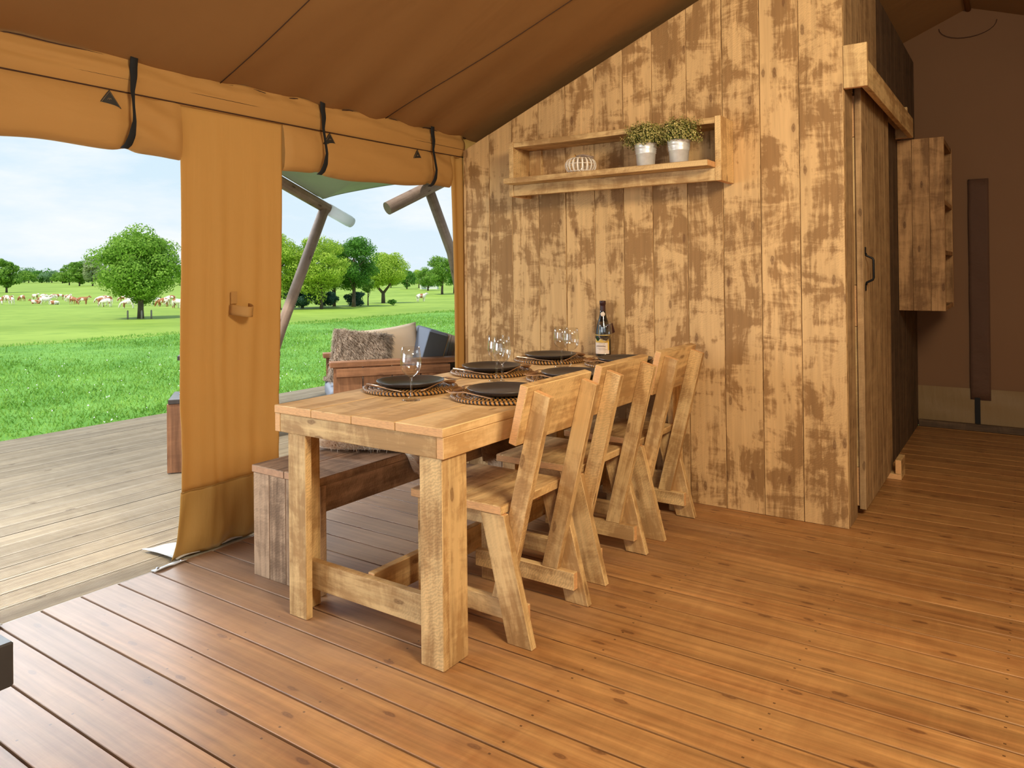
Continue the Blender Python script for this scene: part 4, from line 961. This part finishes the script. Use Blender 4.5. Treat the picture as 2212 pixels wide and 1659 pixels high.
bp = empty('beige_pillow', on_sofa((0.53, 0.50, 0.60)), RZ); bp.rotation_euler = (math.radians(74), math.radians(-7), RZ + 0.10); tag(bp, 'plain beige pillow behind the fur pillow', 'pillow')
cushion('cover', (0.46, 0.44, 0.12), 'beige', bp, (0, 0, 0), (0, 0, 0))
fp = empty('fur_pillow', on_sofa((0.245, 0.33, 0.60)), RZ); fp.rotation_euler = (math.radians(72), math.radians(8), RZ - 0.05); tag(fp, 'shaggy taupe fur pillow in the garden armchair', 'pillow')
fc = cushion('cover', (0.45, 0.40, 0.13), 'furbase', fp, (0, 0, 0), (0, 0, 0))
P, Nn = sample_surface(fc.data, 15000)
V, Fc = strands(P, Nn * 0.8, 0.048, 0.0016, 0.0, 0.30, (0.35, -0.60, 0)); mesh_np('fur', V, Fc, 'furgrey', fp, 'stuff')
ft = empty('fur_throw', on_sofa((0.03, 0.60, 0.385)), RZ); tag(ft, 'small grey fur throw hanging at the far armrest', 'throw')
def throw(u, v):
    s = u * 0.42
    if s < 0.19: return (0.06 + 0.06 * math.sin(v * 3), 0.02 + (v - 0.5) * 0.10, 0.19 - s)
    return (0.06 - (s - 0.19) * 0.45, 0.02 + (v - 0.5) * 0.14, 0.008 - 0.0 * s)
th = surf('hide', throw, 12, 8, 'furgrey', ft, 0.004)
P, Nn = sample_surface(th.data, 2200); flip = np.where((Nn[:, 0] > 0.1) & (P[:, 2] > 0.02), -1, 1)[:, None]; flip = np.where((Nn[:, 2] < -0.2)[:, None] & (P[:, 2] < 0.02)[:, None], -1, flip)
V, Fc = strands(P, Nn * flip, 0.04, 0.0018, 0.3, 0.4); mesh_np('fur', V, Fc, 'furgrey', ft, 'stuff')

# ------------------------------------------------------------------ garden table and stool behind the curtain panel
gt = empty('garden_table', (-5.02, 3.06, 0), RZ); tag(gt, 'dark-topped garden table mostly hidden behind the curtain panel', 'table')
for k in range(4): board('top_plank', (0.178 * k, -0.0, 0.632), (0.178 * k + 0.174, 1.5, 0.664), 'darktop', gt, 1, 0.003)
for xx in (0.03, 0.62):
    board('top_rail', (xx, 0.06, 0.575), (xx + 0.055, 1.44, 0.631), 'red', gt, 1, 0.002)
    for yy in (0.16, 1.28): board('leg', (xx + 0.002, yy, 0.0), (xx + 0.052, yy + 0.05, 0.574), 'red', gt, 2, 0.002)
gs = empty('garden_stool', (-4.459, 2.645, 0), RZ); tag(gs, 'low red-brown box stool with a dark top beside the curtain', 'stool')
for k in range(3): board('end_board', (0.0 + 0.146 * k, 0.0, 0.0), (0.144 + 0.146 * k, 0.03, 0.432), 'red', gs, 2, 0.002)
for k in range(3): board('end_board', (0.0 + 0.146 * k, 0.31, 0.0), (0.144 + 0.146 * k, 0.34, 0.432), 'red', gs, 2, 0.002)
board('stretcher', (0.19, 0.031, 0.2), (0.22, 0.309, 0.3), 'red', gs, 1, 0.002)
for k in range(2): board('top_plank', (0.008 + 0.215 * k, -0.006, 0.433), (0.219 + 0.215 * k, 0.346, 0.462), 'darktop', gs, 0, 0.003)
lf = surf('leaflet', lambda u, v: (0.05 + 0.15 * u, 0.20 + 0.10 * v, 0.4645 + 0.004 * math.sin(math.pi * u)), 6, 2, 'paper', None, 0.0012)
lf.location = gs.location; lf.rotation_euler = gs.rotation_euler; tag(lf, 'small blue leaflet lying on the box stool', 'leaflet')

# ------------------------------------------------------------------ poles and green canopy
pl = empty('canopy_pole', (-5.9, 4.38, 0)); tag(pl, 'leaning grey round pole holding the canopy left end', 'pole')
rl = (-5.9, 4.38, 0)
tube('shaft', [(-5.9, 4.38, 0.0), (-5.9, 4.66, 0.71), (-5.9, 5.215, 1.895)], 0.052, 'pole', pl, 16, rl)
rf = empty('canopy_rafter', (-5.9, 4.2, 2.30)); tag(rf, 'sloping round rafter with a white-sleeved end', 'rafter')
rl = (-5.9, 4.2, 2.30)
tube('shaft', [(-5.9, 4.0, 2.394), (-5.9, 4.7, 2.122), (-5.9, 5.27, 1.905)], 0.055, 'pole', rf, 16, rl)
tube('sleeve', [(-5.9, 5.265, 1.907), (-5.9, 5.56, 1.795)], 0.060, 'whitesleeve', rf, 16, rl)
tube('cap', [(-5.9, 5.555, 1.797), (-5.9, 5.59, 1.783)], 0.056, 'whitesleeve', rf, 16, rl)
pr = empty('eave_pole', (-5.9, 7.74, 0)); tag(pr, 'dark leaning round pole beside the right curtain strip', 'pole')
rl = (-5.9, 7.74, 0)
tube('shaft', [(-5.9, 7.74, 0.0), (-5.9, 7.27, 1.49), (-5.9, 6.845, 2.25)], 0.062, 'pole', pr, 16, rl)
er = empty('eave_rafter', (-5.9, 6.8, 2.25)); tag(er, 'short round rafter end jutting out above the right pole', 'rafter')
rl = (-5.9, 6.8, 2.25)
tube('shaft', [(-6.05, 6.29, 1.985), (-5.86, 6.84, 2.27), (-5.6, 7.6, 2.66)], 0.078, 'pole', er, 16, rl)
def tarp_edge(u):
    if u < 0.3: t = u / 0.3; return Vector((-5.9, 4.0 + 1.20 * t, 2.458 - 0.458 * t))
    t = (u - 0.3) / 0.7; return Vector((-5.9 + 0.10 * math.sin(math.pi * t), 5.20 + 1.75 * t, 2.00 + 0.29 * t ** 0.75 + 0.055 * math.sin(math.pi * t)))
def tarp(u, v):
    e_ = tarp_edge(u); i_ = Vector((-3.25, 2.9 + 4.6 * u, 2.62))
    p = e_.lerp(i_, v); p.z += 0.012 * math.sin(u * 9 + v * 4) - 0.10 * math.sin(math.pi * v) * (1 - abs(2 * u - 1)); return p
cn = surf('green_canopy', tarp, 50, 24, 'tarp', None, 0.004); tag(cn, 'green tarpaulin canopy edge beyond the right opening', 'canopy')
tube('edge_hem', [Vector(tarp(u, 0.0)) for u in np.linspace(0, 1, 40)], 0.008, 'tarp', cn, 6)

# ------------------------------------------------------------------ lawn and pasture
lawn = surf('lawn', lambda u, v: (-6.46 - (13.2 - 2.3 * max(0, v - 0.55)) * u, -6 + 46 * v, -0.35 + 0.03 * math.sin(v * 40 + u * 3) * u - 0.12 * max(0, u - 0.93) * 8), 40, 60, 'lawn'); tag(lawn, 'mown green lawn beside the deck', kind='structure')
D_ = [0, 10, 40, 76, 110, 168, 400, 900]; Z_ = [-1.7, -1.8, -2.4, -3.3, -3.75, -4.6, -5.2, -6.5]
def gz(x, y):
    return float(np.interp(-0.5656 * x + 0.8247 * y, D_, Z_))
vs = []; fs = []; na, nd = 60, 70
dist = np.concatenate([np.linspace(14, 120, 36), np.geomspace(124, 2200, 35)])
for i in range(na + 1):
    a = math.radians(-62 + 124 * i / na)
    for d in dist:
        x = d * (-0.5656 * math.cos(a) + 0.8247 * math.sin(a)); y_ = d * (0.8247 * math.cos(a) + 0.5656 * math.sin(a))
        vs.append((x, y_, gz(x, y_)))
w_ = len(dist)
for i in range(na):
    for j in range(w_ - 1): fs.append((i * w_ + j, i * w_ + j + 1, (i + 1) * w_ + j + 1, (i + 1) * w_ + j))
me = bpy.data.meshes.new('pasture'); me.from_pydata(vs, [], fs); me.materials.append(M['field'])
for p in me.polygons: p.use_smooth = True
ps = link('pasture', me); tag(ps, 'sunlit yellow-green pasture sloping away to the trees', kind='structure')
# grass blades and daisies
cnt = 90000
gx = -6.5 - 13.0 * RNG.random(cnt) ** 1.5; gy = 0.8 + RNG.random(cnt) * (2.0 + (-gx) * 1.25)
keep = gy < 34; gx, gy = gx[keep], gy[keep]; cnt = len(gx)
h = RNG.uniform(0.02, 0.055, cnt) * (1 + 0.03 * (-gx - 6.5)); w = RNG.uniform(0.005, 0.010, cnt) * (1 + 0.05 * (-gx - 6.5)); t = RNG.random(cnt) * 2 * math.pi
P = np.stack([gx, gy, np.full(cnt, -0.352)], 1); sd = np.stack([np.cos(t) * w, np.sin(t) * w, np.zeros(cnt)], 1)
tip = P + np.stack([RNG.normal(0, .025, cnt), RNG.normal(0, .025, cnt), h], 1)
V = np.stack([P - sd, P + sd, tip], 1).reshape(-1, 3)
gr = mesh_np('grass', V, np.arange(cnt * 3).reshape(-1, 3), 'blade', None, 'stuff'); tag(gr, 'short grass blades covering the lawn', 'grass')
cnt = 700
dx = -6.8 - 9 * RNG.random(cnt) ** 1.3; dy = 1.5 + RNG.random(cnt) * (1.0 + (-dx) * 1.1)
ang = np.linspace(0, 2 * math.pi, 7)[:-1]; r_ = RNG.uniform(0.006, 0.011, cnt)[:, None]
V = np.stack([dx[:, None] + r_ * np.cos(ang), dy[:, None] + r_ * np.sin(ang), np.full((cnt, 6), -0.300) + RNG.normal(0, .006, (cnt, 6))], 2).reshape(-1, 3)
ds = mesh_np('daisies', V, np.arange(cnt * 6).reshape(-1, 6), 'daisy', None, 'stuff'); tag(ds, 'tiny white daisies scattered over the lawn', 'daisies')

# ------------------------------------------------------------------ trees
def tree(name, base, H, Wd, mat, leaves, label, seed, leaf=0.34, trunk=0.0, clear=0.16, group=None, fork=False, cat='tree', shape='round'):
    x, y, z = base; rt = empty(name, (x, y, z)); tag(rt, label, cat, group)
    rg = np.random.default_rng(seed); Rw = Wd / 2
    bl = []
    nb = int(22 + min(44, leaves / 260)); leaves = int(leaves * 2.3); leaf *= 0.58
    zc = H * (1 + clear) / 2; az = H * (1 - clear) / 2
    for k in range(nb):
        br = rg.uniform(0.15, 0.30) * Rw + 0.025 * H
        u = rg.normal(0, 1, 3); u /= np.linalg.norm(u); rho = rg.uniform(0.35, 1.0) ** 0.45 * rg.uniform(0.80, 1.16)
        bl.append((u[0] * rho * (Rw - 0.75 * br), u[1] * rho * (Rw - 0.75 * br), zc + u[2] * rho * (az - 0.6 * br), br))
    bl = np.array(bl); pk = rg.integers(0, nb, leaves)
    d = rg.normal(0, 1, (leaves, 3)); d /= np.linalg.norm(d, axis=1)[:, None]
    c = bl[pk, :3] + d * (bl[pk, 3] * (0.45 + 0.65 * rg.random(leaves) ** 0.5))[:, None] * np.array([1.15, 1.15, 0.8])
    c[:, 2] = np.maximum(c[:, 2], 0.04 * H)
    a = np.cross(d, rg.normal(0, 1, (leaves, 3))); a /= np.linalg.norm(a, axis=1)[:, None]
    nn = d + rg.normal(0, 0.45, (leaves, 3)); b_ = np.cross(nn, a); b_ /= np.linalg.norm(b_, axis=1)[:, None]
    s = (leaf * rg.uniform(0.6, 1.3, leaves))[:, None] * 0.5
    V = np.stack([c - a * s - b_ * s * .6, c + a * s - b_ * s * .8, c + a * s * .8 + b_ * s, c - a * s * .7 + b_ * s * .8], 1).reshape(-1, 3)
    mesh_np('foliage', V, np.arange(leaves * 4).reshape(-1, 4), mat, rt, 'stuff')
    if trunk > 0:
        bm = bmesh.new()
        if fork:
            tube_mesh(bm, [(0, 0, -0.3), (0, 0, 0.14 * H), (0, 0, 0.2 * H)], [trunk * 1.2, trunk, trunk * 0.95], 10)
            tube_mesh(bm, [(0, 0, 0.18 * H), (-0.12 * Wd, -0.09 * Wd, 0.34 * H), (-0.16 * Wd, -0.11 * Wd, 0.6 * H)], [trunk * .8, trunk * .6, trunk * .3], 8)
            tube_mesh(bm, [(0, 0, 0.18 * H), (0.11 * Wd, 0.08 * Wd, 0.34 * H), (0.14 * Wd, 0.10 * Wd, 0.6 * H)], [trunk * .8, trunk * .6, trunk * .3], 8)
        else:
            tube_mesh(bm, [(0, 0, -0.3), (0, 0, 0.1 * H), (0.02 * Wd, 0, 0.35 * H), (0, 0.01, 0.75 * H)], [trunk * 1.25, trunk, trunk * .8, trunk * .3], 10)
            for k in range(5):
                t = rg.random() * 2 * math.pi; z0 = (0.22 + 0.08 * k) * H
                tube_mesh(bm, [(0.01, 0, z0), (0.16 * Wd * math.cos(t), 0.16 * Wd * math.sin(t), z0 + 0.10 * H), (0.30 * Wd * math.cos(t), 0.30 * Wd * math.sin(t), z0 + 0.17 * H)], [trunk * .45, trunk * .32, trunk * .12], 6)
        finish(bm, 'trunk', ('bark',), rt)
    return rt
tree('oak_tree', (-76.9, 42.8, -3.34), 9.4, 9.4, 'leaf_oak', 16000, 'lone broad oak standing in the pasture left of the curtain panel', 21, 0.30, 0.30, 0.15)
TR = [ # name, base, height, width, material, leaves, label, leaf size, trunk, clear, fork
 ('tree', (-83.0, 65.4, -3.7), 10.4, 8.0, 'leaf_yel', 7000, 'yellow-green tree just right of the curtain panel', .30, .2, .1, False),
 ('tree', (-84.1, 70.2, -3.7), 9.6, 7.4, 'leaf_mid', 5000, 'green tree behind the leaning pole', .30, .2, .1, False),
 ('tree', (-78.3, 68.6, -3.6), 9.9, 7.2, 'leaf_yel', 7000, 'bright spring-green tree right of the leaning pole', .30, .2, .12, False),
 ('tree', (-85.2, 77.1, -3.8), 9.8, 7.2, 'leaf_mid', 6000, 'mid-green tree left of the tallest tree', .30, .22, .14, False),
 ('tree', (-80.4, 76.5, -3.7), 10.8, 7.2, 'leaf_dark', 7500, 'tallest deep green tree above the fur pillow', .30, .26, .16, False),
 ('tree', (-90.0, 92.4, -4.0), 9.3, 8.6, 'leaf_yel', 8000, 'round bright tree with a forked trunk', .30, .30, .22, True),
 ('tree', (-192.1, 216.6, -4.9), 7.5, 6.2, 'leaf_yel', 2200, 'small yellow tree in the distance right of the forked tree', .5, .2, .15, False),
 ('tree', (-157.1, 181.5, -4.8), 8.6, 8.0, 'leaf_mid', 3500, 'farther green tree left of the right curtain strip', .45, .25, .15, False),
 ('tree', (-125.1, 150.1, -4.7), 10.2, 8.4, 'leaf_mid', 4500, 'darker tree with a clear trunk near the right curtain strip', .42, .3, .2, False),
 ('tree', (-128.2, 159.0, -4.7), 9.4, 6.5, 'leaf_dark', 3000, 'tree half hidden by the right curtain strip', .42, .3, .15, False),
 ('tree', (-83.0, 81.9, -3.8), 5.0, 2.2, 'leaf_mid', 900, 'thin young tree beside the forked tree', .28, .09, .3, False),
 ('tree', (-181.6, 198.4, -4.8), 7.3, 8.2, 'leaf_dark', 2500, 'dark tree behind the forked tree', .5, .2, .1, False),
 ('tree', (-207.3, 217.2, -4.9), 6.0, 9.1, 'leaf_dark', 2500, 'low dark tree behind the thin young tree', .5, .2, .1, False),
 ('bush', (-80.9, 67.3, -3.6), 3.0, 4.6, 'leaf_blue', 2200, 'dark bush at the foot of the spring-green tree', .28, 0, .0, False),
 ('bush', (-82.0, 72.6, -3.7), 2.6, 4.2, 'leaf_blue', 2000, 'dark bush at the foot of the mid-green tree', .28, 0, .0, False),
 ('bush', (-82.0, 78.3, -3.8), 2.4, 3.2, 'leaf_blue', 1500, 'blue-green bush under the tallest tree', .28, 0, .0, False),
 ('bush', (-79.2, 83.1, -3.8), 1.0, 1.4, 'leaf_dark', 350, 'tiny bush standing alone right of the forked trunk', .22, 0, .0, False),
 ('tree', (-318.7, 125.3, -4.9), 13.0, 11.0, 'leaf_mid', 3000, 'tree cut by the left picture edge', .8, .35, .1, False),
 ('tree', (-565.5, 262.5, -5.6), 14.6, 15.0, 'leaf_mid', 1500, 'green distant tree left of the pale willows', 1.3, .4, .05, False),
 ('tree', (-491.9, 234.4, -5.4), 16.4, 14.6, 'leaf_mid', 1800, 'tall distant tree beside the pale willows', 1.3, .4, .05, False),
 ('tree', (-477.4, 235.3, -5.4), 19.6, 12.9, 'leaf_pale', 1800, 'nearer pale grey-green willow behind the oak', 1.2, .4, .08, False),
 ('tree', (-525.2, 263.5, -5.5), 17.8, 12.7, 'leaf_pale', 1500, 'farther pale grey-green willow behind the oak', 1.2, .4, .08, False),
 ('bush', (-406.1, 214.8, -5.2), 3.6, 3.8, 'leaf_red', 400, 'small red-leaved bush under the oak crown', .5, 0, .0, False),
 ('tree', (-161.5, 101.0, -4.6), 9.2, 6.2, 'leaf_oak', 3500, 'tree half hidden by the left curtain edge', .42, .25, .15, False)]
for k, (nm, bs, H, Wd, mt, lv, lab, lf_, tr_, cl, fk) in enumerate(TR):
    tree(nm, bs, H, Wd, mt, lv, lab, 40 + k, lf_, tr_, cl, None, fk, 'tree' if nm == 'tree' else 'bush')
FT = [(-912.6, 357, 11.1, 25), (-873.8, 354.8, 14.1, 29.3), (-929, 387.6, 17.8, 28.8), (-890.9, 384.6, 15.8, 25.4), (-862.3, 382.4, 13.9, 22.4), (-765.2, 348.9, 11.6, 17.9), (-820, 400, 12.5, 24), (-788.3, 404.9, 12.1, 19.3), (-770, 440, 12.5, 22)]
FL = ['first hazy tree on the far horizon, behind the tree at the picture edge', 'second hazy tree from the left along the far horizon', 'third and tallest hazy tree from the left along the far horizon', 'fourth hazy tree from the left along the far horizon',
      'fifth hazy tree from the left along the far horizon', 'sixth hazy tree on the far horizon, just before the green distant tree', 'hazy far tree behind the pale willows', 'hazy far tree seen between the willows and the oak', 'hazy far tree on the horizon behind the oak crown']
for k, (x, y_, H, Wd) in enumerate(FT):
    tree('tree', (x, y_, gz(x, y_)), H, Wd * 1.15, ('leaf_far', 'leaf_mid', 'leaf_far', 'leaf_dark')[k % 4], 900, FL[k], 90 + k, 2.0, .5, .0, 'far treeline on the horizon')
# stakes around the oak
for (x, y_, lab) in ((-76.28, 41.09, 'grey stake left of the oak trunk'), (-74.6, 41.63, 'grey stake in front of the oak trunk'), (-74.76, 42.75, 'grey stake right of the oak trunk')):
    s = empty('fence_stake', (x, y_, gz(x, y_))); tag(s, lab, 'stake', 'stakes around the oak')
    tube('post', [(0, 0, -0.1), (0, 0, 0.85)], [0.09, 0.085], 'stake', s, 8); tube('pointed_tip', [(0, 0, 0.851), (0, 0, 0.95)], [0.085, 0.02], 'stake', s, 8)
# white house behind the right trees
hs = empty('white_house', (-172.5, 200.0, -4.85), 0.6); tag(hs, 'small white house glimpsed behind the right-hand trees', 'house')
board('walls', (-3, -2.5, 0), (3, 2.5, 2.6), 'concretewall', hs, 0, 0)
prism('roof', [(-2.9, 2.61), (2.9, 2.61), (0, 4.3)], 'YZ', -3.3, 3.3, (1, 0, 0), 'houseroof', hs, 0)
for xx in (-2.2, 0.6): f = board('window', (xx, -2.56, 0.9), (xx + 1.1, -2.505, 2.0), 'concretewall', hs, 0, 0); board('pane', (-0.47, -0.04, -0.47), (0.47, -0.03, 0.47), 'pane', f, 0, 0)
board('awning', (-2.9, -4.0, 2.2), (-1.2, -2.56, 2.28), 'teal', hs, 0, 0)

# ------------------------------------------------------------------ cows
def skin_mesh(name, verts, edges, radii, sub=1):
    me = bpy.data.meshes.new(name); me.from_pydata(verts, edges, [])
    o = bpy.data.objects.new(name, me); COL.objects.link(o)
    sk = o.modifiers.new('skin', 'SKIN'); sk.use_smooth_shade = True
    for sv, r in zip(me.skin_vertices[0].data, radii): sv.radius = (r, r) if not isinstance(r, tuple) else r
    me.skin_vertices[0].data[0].use_root = True
    ss = o.modifiers.new('sub', 'SUBSURF'); ss.levels = sub; ss.render_levels = sub
    bpy.context.view_layer.update()
    dg = bpy.context.evaluated_depsgraph_get()
    out = bpy.data.meshes.new_from_object(o.evaluated_get(dg)); bpy.data.objects.remove(o); bpy.data.meshes.remove(me)
    for p in out.polygons: p.use_smooth = True
    return out
def cow_body(pose):
    V = [(-0.70, 0, 1.10), (-0.25, 0, 1.08), (0.25, 0, 1.05), (0.62, 0, 1.10)]; Rr = [(.30, .32), (.36, .40), (.37, .42), (.28, .34)]
    E = [(0, 1), (1, 2), (2, 3)]
    def add(p, r, j): V.append(p); Rr.append(r); E.append((j, len(V) - 1)); return len(V) - 1
    if pose == 'graze':
        a = add((0.92, 0, 0.92), .19, 3); b_ = add((1.16, 0, 0.50), .13, a); c = add((1.24, 0, 0.28), .13, b_); add((1.30, 0, 0.08), .085, c); hd = (1.22, 0.40)
    else:
        a = add((0.92, 0, 1.28), .19, 3); b_ = add((1.12, 0, 1.48), .14, a); c = add((1.30, 0, 1.42), .13, b_); add((1.52, 0, 1.28), .085, c); hd = (1.14, 1.55)
    for s in (-1, 1): add((hd[0], s * 0.20, hd[1] + .02), .045, b_)
    if pose != 'lie':
        for s in (-1, 1):
            a = add((0.55, s * 0.19, 0.74), .13, 3); b_ = add((0.56, s * 0.19, 0.42), .075, a); add((0.54, s * 0.19, 0.02), .065, b_)
            a = add((-0.62, s * 0.20, 0.78), .17, 0); b_ = add((-0.56, s * 0.20, 0.60), .11, a); c = add((-0.74, s * 0.20, 0.42), .07, b_); add((-0.70, s * 0.20, 0.02), .065, c)
    else:
        for s in (-1, 1):
            a = add((0.60, s * 0.30, 0.74), .12, 3); add((0.85, s * 0.32, 0.68), .08, a)
            a = add((-0.45, s * 0.36, 0.76), .16, 0); add((-0.10, s * 0.42, 0.70), .09, a)
    a = add((-0.98, 0, 1.16), .05, 0); b_ = add((-1.04, 0, 0.80), .03, a); add((-1.02, 0, 0.50), .05, b_)
    if pose == 'lie': V = [(x, y_, z - 0.64) for (x, y_, z) in V]
    else: add((-0.30, 0, 0.70), .15, 1)
    return skin_mesh('body', V, E, Rr, 1)
CB = {k: cow_body(k) for k in ('graze', 'stand', 'lie')}
CM = {}
for k, me in CB.items():
    for c in range(3):
        q = me.copy(); q.materials.clear(); q.materials.append(M['cow%d' % c]); CM[k, c] = q
hb = bmesh.new()
for s in (-1, 1): tube_mesh(hb, [(0, s * 0.10, 0.0), (0.03, s * 0.19, 0.06), (0.06, s * 0.20, 0.15)], [.03, .022, .008], 6)
hm = bpy.data.meshes.new('horns'); hb.to_mesh(hm); hb.free(); hm.materials.append(M['hoof'])
cows = [(-199.1, 78.1), (-185.2, 73.1), (-163.9, 65.3), (-166.9, 64.4), (-194.6, 79.7), (-203.5, 86.3), (-165.6, 70.5), (-200.7, 87.3), (-174.9, 75.6), (-152.5, 66.5), (-198.1, 88.2), (-196.0, 88.8), (-152.9, 68.3), (-185.2, 85.5), (-171.7, 79.7), (-150.8, 70.7), (-179.3, 84.7), (-145.9, 70.1), (-153.7, 77.4), (-161.0, 82.1), (-122.7, 62.6), (-132.6, 67.1), (-155.9, 83.2), (-149.5, 80.6), (-110.9, 59.8), (-130.0, 71.0), (-160.3, 90.2), (-121.2, 70.3), (-113.5, 66.8), (-121.0, 72.0), (-142.2, 85.3), (-103.6, 63.3), (-104.2, 64.4), (-88.96, 100.9)]
ORD = 'first second third fourth fifth sixth seventh eighth ninth tenth eleventh twelfth thirteenth fourteenth fifteenth sixteenth seventeenth eighteenth nineteenth twentieth'.split()
ORD += ['twenty-' + w for w in ORD[:9]] + ['thirtieth'] + ['thirty-' + w for w in ORD[:9]]
order = sorted(range(33), key=lambda i: cows[i][0] * 0.8246 / 1 * 1 / (1) if False else (0.8246 * cows[i][0] + 0.5656 * cows[i][1]) / (-0.5656 * cows[i][0] + 0.8247 * cows[i][1]))
rank = {i: k for k, i in enumerate(order)}
LIE = {6, 12, 16}; WHITE = {2, 9, 20, 24, 27, 29, 32, 33}; REDS = {4, 15, 17, 28}
for i, (x, y_) in enumerate(cows):
    pose = 'lie' if i in LIE else ('stand' if i % 4 == 1 else 'graze'); c = 0 if i in WHITE else (2 if i in REDS else 1)
    a = random.uniform(-0.7, 0.7) + (0.6 if i % 2 else 3.74)
    z = gz(x, y_)
    rt = empty('cow', (x, y_, z), a)
    what = {0: 'white cow', 1: 'red-patched white cow', 2: 'red-brown cow'}[c] + {'lie': ' lying down', 'stand': ' standing', 'graze': ' grazing'}[pose]
    tag(rt, (f'{what}, {ORD[rank[i]]} from the left in the herd' if i < 33 else 'lone white cow grazing right of the forked tree'), 'cow', 'cattle in the pasture' if i < 33 else None)
    link('body', CM[pose, c], rt)
    hp = {'graze': (1.15, 0, 0.52), 'stand': (1.10, 0, 1.60), 'lie': (1.10, 0, 0.96)}[pose]
    link('horns', hm, rt, hp)
